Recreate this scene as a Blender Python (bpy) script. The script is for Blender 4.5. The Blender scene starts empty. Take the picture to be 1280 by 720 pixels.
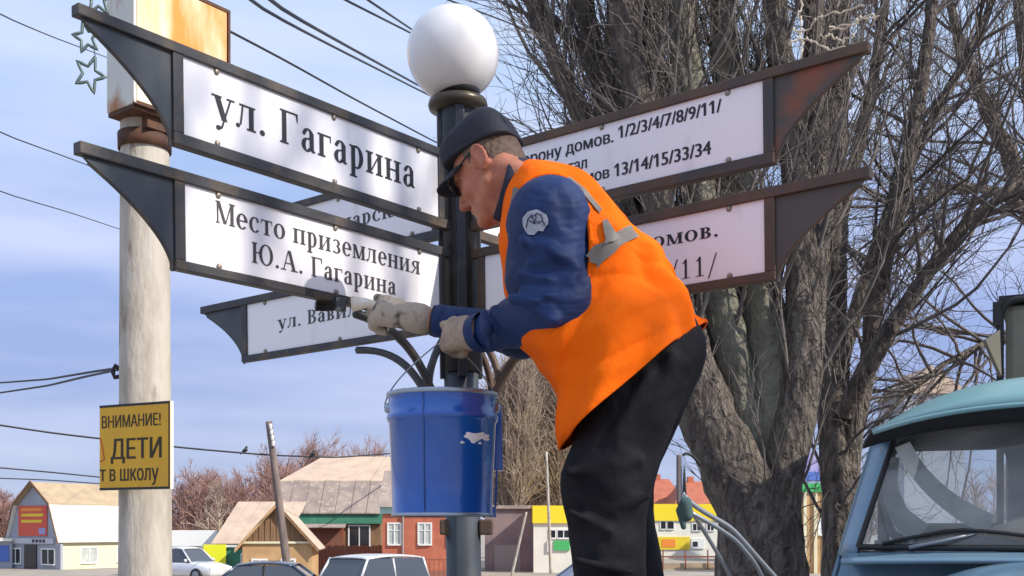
import bpy, math, random
import numpy as np
from mathutils import Vector, Matrix
random.seed(7); rng = np.random.default_rng(11)
S = bpy.context.scene
COL = S.collection
# ------------------------------------------------------------------ camera
F, HZ, H = 1360.0, 660.0, 1.8            # focal length in photo pixels, horizon row, eye height
cd = bpy.data.cameras.new('camera'); cam = bpy.data.objects.new('camera', cd); COL.objects.link(cam)
cam.location = (0, 0, H); cam.rotation_euler = (math.radians(90), 0, 0)
cd.sensor_width = 36; cd.lens = 36*F/1280; cd.shift_y = (HZ-360)/1280
cd.clip_start = 0.05; cd.clip_end = 3000
S.camera = cam
# ------------------------------------------------------------------ sky, sun, exposure
SUN_EL = math.radians(37); sun_h = Vector((0.90, -0.44, 0)).normalized()
sun_dir = Vector((sun_h.x*math.cos(SUN_EL), sun_h.y*math.cos(SUN_EL), math.sin(SUN_EL)))
W = bpy.data.worlds.new('World'); S.world = W; W.use_nodes = True
nt = W.node_tree; nt.nodes.clear()
def wn(t, **k):
    n = nt.nodes.new(t)
    for a, b in k.items(): setattr(n, a, b)
    return n
out = wn('ShaderNodeOutputWorld'); bg = wn('ShaderNodeBackground')
sky = wn('ShaderNodeTexSky', sky_type='NISHITA', sun_disc=False)
sky.sun_elevation = SUN_EL; sky.sun_rotation = math.atan2(sun_h.x, sun_h.y)
sky.air_density = 1.0; sky.dust_density = 0.6; sky.ozone_density = 3.0
tc = wn('ShaderNodeTexCoord'); mp = wn('ShaderNodeMapping'); mp.inputs['Scale'].default_value = (1.0, 1.0, 5.5)
mp.inputs['Location'].default_value = (0.4, 0.2, 0.35)
nz = wn('ShaderNodeTexNoise'); nz.inputs['Scale'].default_value = 1.7; nz.inputs['Detail'].default_value = 5; nz.inputs['Roughness'].default_value = .5
cr = wn('ShaderNodeValToRGB'); cr.color_ramp.elements[0].position = .44; cr.color_ramp.elements[1].position = .70
cr.color_ramp.elements[0].color = (0, 0, 0, 1); cr.color_ramp.elements[1].color = (1, 1, 1, 1)
sx = wn('ShaderNodeSeparateXYZ'); gr = wn('ShaderNodeValToRGB')      # thin veil of high cloud: its colour by height above the horizon
e = gr.color_ramp.elements; e[0].position = 0.0; e[0].color = (3.0, 3.7, 5.9, 1); e[1].position = .75; e[1].color = (6.2, 7.3, 9.2, 1)
for p_, c_ in ((.06, (3.0, 3.6, 5.7, 1)), (.14, (2.55, 3.25, 5.9, 1)), (.24, (3.0, 3.9, 6.8, 1)), (.38, (3.9, 5.3, 7.8, 1))):
    q = e.new(p_); q.color = c_
mx = wn('ShaderNodeMix', data_type='RGBA'); mx.inputs[0].default_value = .85
mc = wn('ShaderNodeMix', data_type='RGBA'); mc.inputs[7].default_value = (6.6, 6.9, 8.4, 1)
ms = wn('ShaderNodeMath', operation='MULTIPLY'); ms.inputs[1].default_value = .62
L = nt.links.new
L(tc.outputs['Generated'], mp.inputs[0]); L(mp.outputs[0], nz.inputs[0]); L(nz.outputs[0], cr.inputs[0])
L(tc.outputs['Generated'], sx.inputs[0]); L(sx.outputs[2], gr.inputs[0])
L(sky.outputs[0], mx.inputs[6]); L(gr.outputs[0], mx.inputs[7])
L(mx.outputs[2], mc.inputs[6]); L(cr.outputs[0], ms.inputs[0]); L(ms.outputs[0], mc.inputs[0])
L(mc.outputs[2], bg.inputs[0]); bg.inputs[1].default_value = 0.10; L(bg.outputs[0], out.inputs[0])
sl = bpy.data.lights.new('sun', 'SUN'); sl.energy = 4.2; sl.angle = math.radians(.55); sl.color = (1, .93, .82)
so = bpy.data.objects.new('sun', sl); COL.objects.link(so)
so.rotation_euler = sun_dir.to_track_quat('Z', 'Y').to_euler(); so.location = (20, -10, 30)
S.view_settings.view_transform = 'Standard'; S.view_settings.look = 'None'
S.view_settings.exposure = 0.45; S.view_settings.gamma = 1
# ------------------------------------------------------------------ helpers
def P(px, py, Y): return np.array([(px-640)/F*Y, Y, H+(HZ-py)/F*Y])
def V3(*a): return np.array(a, float)
def unit(v): v = np.asarray(v, float); return v/np.linalg.norm(v)
OFF = {}
def setp(o, label=None, cat=None, group=None, kind=None):
    if label: o['label'] = label
    if cat: o['category'] = cat
    if group: o['group'] = group
    if kind: o['kind'] = kind
    return o
def thing(name, label, cat, loc, group=None, rotz=0, local=False):
    o = bpy.data.objects.new(name, None); COL.objects.link(o); o.empty_display_size = .1
    o.location = tuple(float(a) for a in loc); o.rotation_euler = (0, 0, rotz)
    setp(o, label, cat, group); OFF[o] = np.zeros(3) if local else np.array(loc, float)
    return o
class MB:
    def __init__(s): s.v = []; s.f = []; s.n = 0; s.smooth = False
    def add(s, v, f):
        v = np.asarray(v, float); s.v.append(v)
        s.f += [tuple(i+s.n for i in q) for q in f]; s.n += len(v); return s
    def box(s, c, size, ax=None):
        c = np.asarray(c, float); ax = np.eye(3) if ax is None else np.asarray(ax, float)
        v = [c + ax[0]*size[0]*a/2 + ax[1]*size[1]*b/2 + ax[2]*size[2]*d/2 for a in (-1, 1) for b in (-1, 1) for d in (-1, 1)]
        return s.add(v, [(0, 1, 3, 2), (4, 6, 7, 5), (0, 4, 5, 1), (2, 3, 7, 6), (0, 2, 6, 4), (1, 5, 7, 3)])
    def span(s, lo, hi):
        lo = np.array(lo, float); hi = np.array(hi, float); return s.box((lo+hi)/2, hi-lo)
    def prism(s, pts, d):            # planar polygon pushed along vector d (both caps)
        pts = np.asarray(pts, float); n = len(pts); d = np.asarray(d, float)
        return s.add(np.vstack([pts, pts+d]), [tuple(range(n))[::-1], tuple(range(n, 2*n))] + [(i, (i+1) % n, n+(i+1) % n, n+i) for i in range(n)])
    def tube(s, path, r, n=8, cap=True):
        path = np.asarray(path, float); K = len(path); r = np.broadcast_to(np.asarray(r, float), (K,))
        v, f = tubes(path[None], r[None], n)
        if cap: f = list(f) + [tuple(range(n))[::-1], tuple(range((K-1)*n, K*n))]
        return s.add(v, f)
    def lathe(s, c, prof, n=32, ax=None):       # prof: (radius, height) pairs
        ax = np.eye(3) if ax is None else np.asarray(ax, float); c = np.asarray(c, float); v = []
        for r, z in prof:
            for i in range(n):
                a = 2*math.pi*i/n; v.append(c+ax[0]*r*math.cos(a)+ax[1]*r*math.sin(a)+ax[2]*z)
        K = len(prof)
        return s.add(v, [(k*n+i, k*n+(i+1) % n, (k+1)*n+(i+1) % n, (k+1)*n+i) for k in range(K-1) for i in range(n)])
def tubes(paths, radii, n=3):
    """(N,K,3) paths, (N,K) radii -> verts, faces"""
    paths = np.asarray(paths, float); N, K, _ = paths.shape
    t = np.gradient(paths, axis=1); t /= np.linalg.norm(t, axis=2, keepdims=True)+1e-12
    ref = np.where(np.abs(t[:, :1, 2:3]) > .9, np.array([[[1., 0, 0]]]), np.array([[[0, 0, 1.]]]))
    ref = np.broadcast_to(ref, t.shape)
    a = np.cross(t, ref); a /= np.linalg.norm(a, axis=2, keepdims=True)+1e-12
    for k in range(1, K):                          # keep rings from twisting
        a[:, k] = a[:, k-1] - t[:, k]*np.sum(a[:, k-1]*t[:, k], axis=1, keepdims=True)
        a[:, k] /= np.linalg.norm(a[:, k], axis=1, keepdims=True)+1e-12
    b = np.cross(t, a); an = np.arange(n)*2*math.pi/n
    v = paths[:, :, None] + radii[:, :, None, None]*(a[:, :, None]*np.cos(an)[None, None, :, None]+b[:, :, None]*np.sin(an)[None, None, :, None])
    idx = np.arange(N*K*n).reshape(N, K, n); i0 = idx[:, :-1]; i1 = idx[:, 1:]
    f = np.stack([i0, np.roll(i0, -1, 2), np.roll(i1, -1, 2), i1], -1).reshape(-1, 4)
    return v.reshape(-1, 3), (f if N > 1 else [tuple(q) for q in f])
def mesh_np(name, v, quads):
    me = bpy.data.meshes.new(name); v = np.ascontiguousarray(v, dtype=np.float32); q = np.ascontiguousarray(quads, dtype=np.int32)
    me.vertices.add(len(v)); me.vertices.foreach_set('co', v.ravel())
    me.loops.add(q.size); me.loops.foreach_set('vertex_index', q.ravel())
    me.polygons.add(len(q)); me.polygons.foreach_set('loop_start', np.arange(0, q.size, q.shape[1], dtype=np.int32))
    me.update(calc_edges=True); return me
def link(name, me, m, parent=None, off=None, smooth=False):
    o = bpy.data.objects.new(name, me); COL.objects.link(o)
    if m is not None and not me.materials: me.materials.append(m)
    if smooth and len(me.polygons): me.polygons.foreach_set('use_smooth', np.ones(len(me.polygons), bool))
    if parent is not None: o.parent = parent
    OFF[o] = off; return o
def obj(name, mb, m, parent=None, smooth=False, bevel=0):
    off = OFF[parent] if parent is not None else np.zeros(3)
    v = (np.vstack(mb.v)-off)
    me = bpy.data.meshes.new(name); me.from_pydata(v.tolist(), [], [tuple(int(i) for i in q) for q in mb.f]); me.update()
    o = link(name, me, m, parent, off, smooth)
    if bevel:
        b = o.modifiers.new('bevel', 'BEVEL'); b.width = bevel; b.segments = 2; b.limit_method = 'ANGLE'
    return o
def obj_np(name, v, q, m, parent=None, smooth=True, kind=None):
    off = OFF[parent] if parent is not None else np.zeros(3)
    o = link(name, mesh_np(name, np.asarray(v)-off, q), m, parent, off, smooth)
    if kind: o['kind'] = kind
    return o
# ------------------------------------------------------------------ materials
def mat(name, col, rough=.6, metal=0, col2=None, scale=8, lo=.35, hi=.65, bump=0, bscale=None, bdist=.01, detail=6, stretch=(1, 1, 1), spec=None, coat=0, trans=0, col3=None, scale3=3, lo3=.55, hi3=.65, sheen=0, distort=0):
    m = bpy.data.materials.new(name); m.use_nodes = True; n = m.node_tree; b = n.nodes['Principled BSDF']
    b.inputs['Base Color'].default_value = (*col, 1); b.inputs['Roughness'].default_value = rough; b.inputs['Metallic'].default_value = metal
    if spec is not None: b.inputs['Specular IOR Level'].default_value = spec
    if coat: b.inputs['Coat Weight'].default_value = coat; b.inputs['Coat Roughness'].default_value = .08
    if trans: b.inputs['Transmission Weight'].default_value = trans
    if sheen: b.inputs['Sheen Weight'].default_value = sheen
    t = n.nodes.new('ShaderNodeTexCoord'); mpn = n.nodes.new('ShaderNodeMapping'); mpn.inputs['Scale'].default_value = stretch
    n.links.new(t.outputs['Object'], mpn.inputs[0])
    def noise(sc, d=detail):
        z = n.nodes.new('ShaderNodeTexNoise'); z.inputs['Scale'].default_value = sc; z.inputs['Detail'].default_value = d; z.inputs['Distortion'].default_value = distort
        n.links.new(mpn.outputs[0], z.inputs[0]); return z
    def ramp(z, a, c):
        r = n.nodes.new('ShaderNodeMapRange'); r.inputs[1].default_value = a; r.inputs[2].default_value = c
        n.links.new(z.outputs[0], r.inputs[0]); return r
    prev = None
    if col2 is not None:
        mxn = n.nodes.new('ShaderNodeMix'); mxn.data_type = 'RGBA'; mxn.inputs[6].default_value = (*col, 1); mxn.inputs[7].default_value = (*col2, 1)
        n.links.new(ramp(noise(scale), lo, hi).outputs[0], mxn.inputs[0]); prev = mxn.outputs[2]
    if col3 is not None:
        mxn = n.nodes.new('ShaderNodeMix'); mxn.data_type = 'RGBA'; mxn.inputs[7].default_value = (*col3, 1)
        if prev is None: mxn.inputs[6].default_value = (*col, 1)
        else: n.links.new(prev, mxn.inputs[6])
        n.links.new(ramp(noise(scale3), lo3, hi3).outputs[0], mxn.inputs[0]); prev = mxn.outputs[2]
    if prev is not None: n.links.new(prev, b.inputs['Base Color'])
    if bump:
        bp = n.nodes.new('ShaderNodeBump'); bp.inputs['Strength'].default_value = bump; bp.inputs['Distance'].default_value = bdist
        n.links.new(noise(bscale or scale*4).outputs[0], bp.inputs['Height']); n.links.new(bp.outputs[0], b.inputs['Normal'])
    return m
def glassmat(name, tint=(.75, .82, .85), dust=0):
    m = bpy.data.materials.new(name); m.use_nodes = True; n = m.node_tree; n.nodes.clear()
    o = n.nodes.new('ShaderNodeOutputMaterial'); a = n.nodes.new('ShaderNodeBsdfTransparent'); g = n.nodes.new('ShaderNodeBsdfGlossy'); f = n.nodes.new('ShaderNodeFresnel'); mxs = n.nodes.new('ShaderNodeMixShader')
    a.inputs[0].default_value = (*tint, 1); g.inputs['Roughness'].default_value = .02; f.inputs[0].default_value = 1.6
    n.links.new(f.outputs[0], mxs.inputs[0]); n.links.new(a.outputs[0], mxs.inputs[1]); n.links.new(g.outputs[0], mxs.inputs[2]); 
    df = n.nodes.new('ShaderNodeBsdfDiffuse'); df.inputs[0].default_value = (.6, .6, .58, 1); m2 = n.nodes.new('ShaderNodeMixShader'); nz_ = n.nodes.new('ShaderNodeTexNoise'); nz_.inputs['Scale'].default_value = 3; mr = n.nodes.new('ShaderNodeMapRange')
    mr.inputs[1].default_value = .3; mr.inputs[2].default_value = .7; mr.inputs[3].default_value = dust*.5; mr.inputs[4].default_value = dust*1.6
    n.links.new(nz_.outputs[0], mr.inputs[0]); n.links.new(mr.outputs[0], m2.inputs[0]); n.links.new(mxs.outputs[0], m2.inputs[1]); n.links.new(df.outputs[0], m2.inputs[2]); n.links.new(m2.outputs[0], o.inputs[0]); return m
M = {}
M['iron'] = mat('painted_iron', (.045, .045, .05), .5, .2, (.10, .075, .055), 14, .5, .68, .25, 60, .003, spec=.5)
M['iron_rust'] = mat('rusty_iron', (.075, .053, .042), .6, .2, (.115, .07, .045), 9, .4, .65, .35, 60, .003, col3=(.05, .05, .055), scale3=3)
M['plate'] = mat('sign_plate_grey', (.045, .055, .07), .55, .1, (.075, .08, .09), 6, .4, .7, .2, 50, .002)
M['plate_rust'] = mat('sign_plate_rust', (.075, .07, .065), .65, .1, (.24, .075, .035), 5, .48, .62, .25, 50, .002)
M['post'] = mat('post_black', (.018, .019, .023), .38, .1, (.045, .04, .045), 12, .5, .7, .3, 70, .003)
M['post_grey'] = mat('post_grey', (.045, .053, .066), .5, .1, (.04, .048, .06), 10, .5, .7, .2, 60, .002)
M['panel'] = mat('sign_white', (.84, .82, .86), .28, 0, (.78, .76, .80), 3, .5, .8, spec=.5, stretch=(1, 1, .3), col3=(.60, .57, .56), scale3=11, lo3=.60, hi3=.85)
M['ink'] = mat('sign_lettering', (.012, .012, .018), .5)
M['inkgrey'] = mat('sign_lettering_faded', (.05, .045, .05), .5)
M['bolt'] = mat('bolt_brass', (.28, .24, .20), .45, .6)
M['skin'] = mat('skin', (.45, .18, .11), .5, 0, (.32, .10, .065), 22, .4, .7, .45, 120, .003, spec=.35, col3=(.25, .10, .075), scale3=90, lo3=.62, hi3=.8)
M['hair'] = mat('hair_short', (.17, .11, .08), .85, 0, (.115, .075, .055), 110, .4, .6, .6, 200, .003)
M['navy'] = mat('jacket_blue', (.011, .034, .125), .62, 0, (.007, .020, .075), 6, .4, .7, .5, 45, .006, spec=.3, col3=(.045, .065, .13), scale3=12, lo3=.60, hi3=.85)
M['navy_dark'] = mat('collar_navy', (.010, .012, .035), .75)
M['orange'] = mat('vest_orange', (.92, .150, .004), .85, 0, (.84, .13, .006), 4, .35, .7, .45, 26, .010, spec=.1, col3=(.62, .11, .012), scale3=9, lo3=.60, hi3=.85)
M['seam'] = mat('vest_seam', (.60, .11, .01), .8)
M['reflect'] = mat('reflective_tape', (.17, .155, .14), .55, .1, (.13, .115, .105), 30)
M['trouser'] = mat('trouser_black', (.007, .007, .010), .78, 0, (.020, .019, .022), 7, .4, .7, .5, 16, .02, spec=.15)
M['glove'] = mat('glove_beige', (.40, .31, .24), .9, 0, (.28, .22, .18), 25, .4, .7, .6, 220, .003)
M['glove_dirty'] = mat('glove_dirty', (.42, .36, .30), .9, 0, (.09, .08, .07), 22, .54, .66, .6, 220, .003)
M['cap'] = mat('cap_navy', (.012, .014, .024), .8, 0, (.02, .022, .034), 8, .4, .6, .4, 90, .003)
M['rubber'] = mat('black_rubber', (.012, .012, .013), .6)
M['lens'] = mat('dark_lens', (.02, .022, .025), .1)
M['bucket'] = mat('bucket_blue', (.009, .105, .46), .28, .1, (.010, .08, .36), 4, .4, .7, .05, 12, .004, coat=.8, col3=(.05, .11, .28), scale3=38, lo3=.68, hi3=.8)
M['bucket_rim'] = mat('bucket_rim_steel', (.35, .42, .5), .35, .7)
M['white'] = mat('white_paint', (.8, .8, .8), .5)
M['globe'] = mat('opal_globe', (.70, .69, .71), .25, 0, (.66, .64, .63), 5, .45, .8, coat=.3, col3=(.66, .63, .60), scale3=14, lo3=.62, hi3=.85)
_g = M['globe'].node_tree.nodes['Principled BSDF']; _g.inputs['Subsurface Weight'].default_value = .5; _g.inputs['Subsurface Radius'].default_value = (.1, .1, .1); _g.inputs['Subsurface Scale'].default_value = .5
M['concrete'] = mat('concrete_pole', (.47, .43, .37), .9, 0, (.34, .30, .25), 9, .42, .62, .7, 45, .008, stretch=(1, 1, .3), col3=(.24, .19, .15), scale3=16, lo3=.60, hi3=.72)
M['boxwhite'] = mat('light_box_white', (.62, .62, .57), .5, .1, (.36, .15, .05), 7, .50, .64, .2, 40, .003, stretch=(1, 1, .45))
M['boxrust'] = mat('light_box_face', (.80, .72, .52), .45, 0, (.70, .24, .02), 3.2, .43, .60, .2, 30, .003, stretch=(1, 1, .3))
M['rust'] = mat('rust', (.13, .055, .03), .8, .2, (.05, .03, .025), 12)
M['galv'] = mat('galvanised', (.28, .30, .33), .4, .6)
M['yellow'] = mat('yellow_sign', (.72, .40, .015), .5, 0, (.66, .36, .02), 6)
M['bark'] = mat('poplar_bark', (.18, .148, .128), .95, 0, (.078, .062, .056), 13, .40, .60, 1.0, 17, .16, stretch=(1, 1, .42), col3=(.14, .125, .10), scale3=7, lo3=.52, hi3=.68, distort=.8)
M['bark_pale'] = mat('poplar_bark_pale', (.19, .18, .14), .88, 0, (.12, .11, .085), 8, .4, .65, .8, 22, .06, stretch=(1, 1, .6), col3=(.05, .043, .036), scale3=9, lo3=.62, hi3=.7)
M['twig'] = mat('twig_grey', (.17, .145, .13), .85, 0, (.10, .085, .08), 3)
M['twig_dark'] = mat('twig_dark', (.085, .07, .07), .85, 0, (.13, .11, .10), 3)
M['twig_pink'] = mat('twig_reddish', (.42, .25, .21), .9, 0, (.30, .18, .16), .6)
M['twig_straw'] = mat('twig_straw', (.42, .33, .25), .9, 0, (.28, .21, .17), .5)
M['twig_brown'] = mat('twig_brown', (.26, .17, .13), .9, 0, (.36, .26, .2), .5)
# ------------------------------------------------------------------ distance fields for soft bodies
class Field:
    def __init__(s, lo, hi, h):
        s.lo = np.asarray(lo, float); s.h = h; n = np.ceil((np.asarray(hi, float)-s.lo)/h).astype(int)+1
        s.n = n; s.F = np.full(n, 1.0, np.float32); s.x = [s.lo[i]+h*np.arange(n[i]) for i in range(3)]
    def _sub(s, lo, hi):
        a = np.clip(np.floor((lo-s.lo)/s.h).astype(int), 0, s.n-1); b = np.clip(np.ceil((hi-s.lo)/s.h).astype(int)+1, 1, s.n)
        sl = tuple(slice(a[i], b[i]) for i in range(3))
        g = np.meshgrid(*[s.x[i][sl[i]] for i in range(3)], indexing='ij'); return sl, np.stack(g, -1).astype(np.float32)
    def _mix(s, sl, d, k, sub=False):
        A = s.F[sl]
        if sub: s.F[sl] = -_smin(-A, d, max(k, 1e-4))
        else: s.F[sl] = _smin(A, d, k) if k > 0 else np.minimum(A, d)
    def cone(s, a, b, ra, rb, k=.02, sub=False):
        a = np.asarray(a, float); b = np.asarray(b, float); R = max(ra, rb)+2*k+.03
        sl, g = s._sub(np.minimum(a, b)-R, np.maximum(a, b)+R)
        if g.size == 0: return s
        ba = (b-a).astype(np.float32); pa = g-a.astype(np.float32); t = np.clip((pa@ba)/(ba@ba+1e-9), 0, 1)
        d = np.linalg.norm(pa-t[..., None]*ba, axis=-1)-(ra+(rb-ra)*t); s._mix(sl, d.astype(np.float32), k, sub); return s
    def ell(s, c, r, ax=None, k=.02, sub=False, pw=2):
        c = np.asarray(c, float); r = np.asarray(r, float); R = r.max()+2*k+.03; sl, g = s._sub(c-R, c+R)
        if g.size == 0: return s
        q = g-c.astype(np.float32)
        if ax is not None: q = q@np.asarray(ax, np.float32).T
        u = np.abs(q/r.astype(np.float32)); k0 = (u**pw).sum(-1)**(1/pw); k1 = np.linalg.norm(q/(r*r).astype(np.float32), axis=-1)+1e-6
        nn = np.linalg.norm(u, axis=-1)+1e-6
        d = k0*(k0-1)/k1*(nn/np.maximum(k0, 1e-6)); s._mix(sl, np.clip(d, -r.min(), None).astype(np.float32), k, sub); return s
    def cut(s, p, n):      # remove the side n points to
        n = unit(n); g = s.x[0][:, None, None]*n[0]+s.x[1][None, :, None]*n[1]+s.x[2][None, None, :]*n[2]-np.dot(p, n)
        s.F = np.maximum(s.F, g.astype(np.float32)); return s
    def mesh(s):
        Fd = s.F; I = Fd < 0; n = s.n
        cnt = np.zeros(n-1, np.uint8)
        cs = [(a, b, c) for a in (0, 1) for b in (0, 1) for c in (0, 1)]
        def sh(A, c): return A[c[0]:n[0]-1+c[0], c[1]:n[1]-1+c[1], c[2]:n[2]-1+c[2]]
        for c in cs: cnt += sh(I, c)
        act = (cnt > 0) & (cnt < 8); idx = np.argwhere(act); ids = np.full(n-1, -1, np.int32); ids[act] = np.arange(len(idx))
        vals = np.stack([Fd[idx[:, 0]+c[0], idx[:, 1]+c[1], idx[:, 2]+c[2]] for c in cs], 1); csn = np.array(cs, float)
        acc = np.zeros((len(idx), 3)); w = np.zeros(len(idx))
        for i in range(8):
            for j in range(i+1, 8):
                if np.abs(csn[i]-csn[j]).sum() != 1: continue
                A = vals[:, i]; B = vals[:, j]; m_ = (A < 0) != (B < 0); t = np.where(m_, A/(A-B+1e-12), 0)
                acc += m_[:, None]*(csn[i]+t[:, None]*(csn[j]-csn[i])); w += m_
        v = s.lo+(idx+acc/w[:, None])*s.h; fs = []
        for ax in range(3):
            o1, o2 = [(1, 2), (2, 0), (0, 1)][ax]
            sa = [slice(0, n[k]-1) for k in range(3)]; sb = list(sa); sb[ax] = slice(1, n[ax])
            X = I[tuple(sa)]; Yb = I[tuple(sb)]; d = X != Yb; d[tuple(0 if k == o1 else slice(None) for k in range(3))] = False; d[tuple(0 if k == o2 else slice(None) for k in range(3))] = False
            e_ = np.argwhere(d); inn = X[tuple(e_.T)]
            a1 = np.zeros(3, int); a1[o1] = 1; a2 = np.zeros(3, int); a2[o2] = 1
            g = lambda q: ids[q[:, 0], q[:, 1], q[:, 2]]
            q = np.stack([g(e_), g(e_-a1), g(e_-a1-a2), g(e_-a2)], 1); q[~inn] = q[~inn][:, ::-1]; fs.append(q)
        q = np.vstack(fs); q = q[(q >= 0).all(1)]; return v, q
def _smin(a, b, k):
    h = np.clip(.5+.5*(b-a)/k, 0, 1); return b*(1-h)+a*h-k*h*(1-h)
def relax(v, q, it=2, lam=.5):
    for _ in range(it):
        acc = np.zeros_like(v); w = np.zeros(len(v))
        for i in range(4):
            j = (i+1) % 4
            for a, b in ((i, j), (j, i)):
                for c in range(3): acc[:, c] += np.bincount(q[:, a], v[q[:, b], c], len(v))
                w += np.bincount(q[:, a], minlength=len(v))
        v = v*(1-lam)+lam*acc/np.maximum(w, 1)[:, None]
    return v
def wob(p, seed, freq, n=5):        # cheap smooth noise of position
    r = np.random.default_rng(seed); o = np.zeros(len(p))
    for i in range(n):
        k = r.normal(size=3)*freq*(1+.6*i); o += np.sin(p@k+r.uniform(0, 6.28)+.8*np.sin(p@(r.normal(size=3)*freq)))/(1+.6*i)
    return o/2
# ------------------------------------------------------------------ ground, road, kerb
def gz(y): t = np.clip((np.asarray(y, float)-8)/12, 0, 1); return -.5*t*t*(3-2*t)
def strip(x0, x1, ys, dz, nx=40):
    xs = np.linspace(x0, x1, nx); X, Yy = np.meshgrid(xs, ys); v = np.stack([X, Yy, gz(Yy)+dz], -1).reshape(-1, 3)
    i = np.arange(len(ys)*nx).reshape(len(ys), nx); q = np.stack([i[:-1, :-1], i[:-1, 1:], i[1:, 1:], i[1:, :-1]], -1).reshape(-1, 4); return v, q
M['dirt'] = mat('dry_ground', (.34, .30, .25), .95, 0, (.25, .22, .19), .6, .35, .65, .6, 4, .04, col3=(.28, .25, .2), scale3=.15)
M['asphalt'] = mat('asphalt', (.15, .14, .135), .9, 0, (.10, .10, .10), .5, .35, .65, .5, 30, .01, col3=(.21, .19, .17), scale3=.3)
M['kerb'] = mat('kerb_concrete', (.42, .40, .37), .85, 0, (.30, .28, .26), 3, .4, .7, .4, 20, .01)
M['paint'] = mat('road_paint', (.7, .7, .68), .7, 0, (.4, .4, .4), 3, .5, .7)
ys = np.concatenate([np.linspace(-60, 6, 12), np.linspace(7, 24, 35), [30, 45, 60, 90, 140, 250, 500, 1500]])
v, q = strip(-1500, 1500, ys, 0, 60); o = obj_np('ground', v, q, M['dirt']); o['kind'] = 'structure'
ys = np.concatenate([[19.5], np.linspace(20, 24, 6), [30, 41]])
v, q = strip(-90, 90, ys, .004); o = obj_np('road', v, q, M['asphalt']); o['kind'] = 'structure'
k = MB(); k.span((-90, 41, -.52), (90, 41.2, -.36)); o = obj('kerb', k, M['kerb']); o['kind'] = 'structure'
k = MB()
for i in range(30): k.span((-60+4*i, 32.9, -.4925), (-58+4*i, 33.05, -.492))
o = obj('road_marking', k, M['paint']); o['kind'] = 'structure'
k = MB(); k.span((-90, 41.2, -.5), (90, 43.6, -.38)); o = obj('pavement', k, mat('pavement', (.33, .31, .29), .9, 0, (.25, .23, .22), .8, .4, .6, .3, 8, .01)); o['kind'] = 'structure'
# ------------------------------------------------------------------ the signpost with its eight arms
PY, PX = 3.5, -0.1697
AZ, TY, TX = -2.2253, -0.0125, 0.0045
def Rpost():
    ca, sa = math.cos(AZ), math.sin(AZ); cb, sb = math.cos(TY), math.sin(TY); cc, sc_ = math.cos(TX), math.sin(TX)
    return np.array([[cb, 0, sb], [0, 1, 0], [-sb, 0, cb]])@np.array([[1, 0, 0], [0, cc, -sc_], [0, sc_, cc]])@np.array([[ca, -sa, 0], [sa, ca, 0], [0, 0, 1]])
RP = Rpost(); PC = V3(PX, PY, 2.8)
def LP(x, y, z): return PC+RP@V3(x, y, z-2.8)       # point in the post's own frame
ARM = [0, math.pi/2, -math.pi/2, math.pi]            # left-front, right-front, left-back, right-back
def arm_axes(i):
    a = ARM[i]; u = RP@V3(math.cos(a), math.sin(a), 0); up = RP@V3(0, 0, 1); n = np.cross(u, up)
    return u, up, n
zA, zAp, zAb, zB, zC, zCp, zCb, zD = [z-.2+.0017 for z in (3.1904, 3.1644, 2.9717, 2.9417, 2.8818, 2.8537, 2.6619, 2.6383)]
RT, RPAN, RFR, R0 = 1.331, 1.052, 1.082, .075
root = thing('signpost', 'black iron signpost with white street signs on eight arms and a globe lamp on top', 'signpost', LP(0, 0, 0.02))
up = RP@V3(0, 0, 1); ax3 = np.array([RP@V3(1, 0, 0), RP@V3(0, 1, 0), up])
pb = MB(); pb.lathe(LP(0, 0, 0), [(.0, 2.3), (.060, 2.3), (.058, 3.14), (.058, 3.175), (0, 3.175)], 40, ax3)
obj('post', pb, M['post'], root, True)
pb = MB(); pb.lathe(LP(0, 0, 0), [(0, .0), (.16, .0), (.16, .03), (.075, .035), (.075, .5), (.058, .52), (.0555, 2.295), (.0, 2.295)], 40, ax3)
obj('lower_post', pb, M['post_grey'], root, True)
for a in (math.pi*.25, math.pi*1.25, -math.pi*.25, math.pi*.75):       # slender strips that clasp the post between the arms
    s_ = MB(); c = LP(.060*math.cos(a), .060*math.sin(a), 2.71); s_.box(c, (.016, .03, .86), [RP@V3(math.cos(a), math.sin(a), 0), RP@V3(-math.sin(a), math.cos(a), 0), up]); obj('fluting', s_, M['post'], root, bevel=.003)
cl = MB(); cl.lathe(LP(0, 0, 0), [(.058, 3.135), (.092, 3.145), (.096, 3.158), (.092, 3.172), (.06, 3.185), (.045, 3.19)], 40, ax3); obj('collar', cl, mat('collar_black', (.04, .035, .03), .35, .3, (.09, .065, .04), 8), root, True)
cl = MB(); cl.lathe(LP(0, 0, 0), [(.04, 3.186), (.066, 3.188), (.071, 3.2), (.071, 3.222), (.076, 3.228), (.076, 3.246), (.069, 3.252), (.05, 3.254)], 40, ax3); obj('lamp_neck', cl, M['post'], root, True)
gc = P(566, 67.5, PY); r_ = .1475
gl = MB(); gl.lathe(gc, [(r_*math.sin(t), -r_*math.cos(t)) for t in np.linspace(.38, math.pi-.0001, 40)], 64, ax3); obj('lamp_globe', gl, M['globe'], root, True)
for sg in (-1, 1): lug = MB(); lug.box(P(583+sg*24.5, 659, PY-.01), (.044, .04, .05)); obj('clamp', lug, M['iron_rust'], root, bevel=.006)
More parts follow.
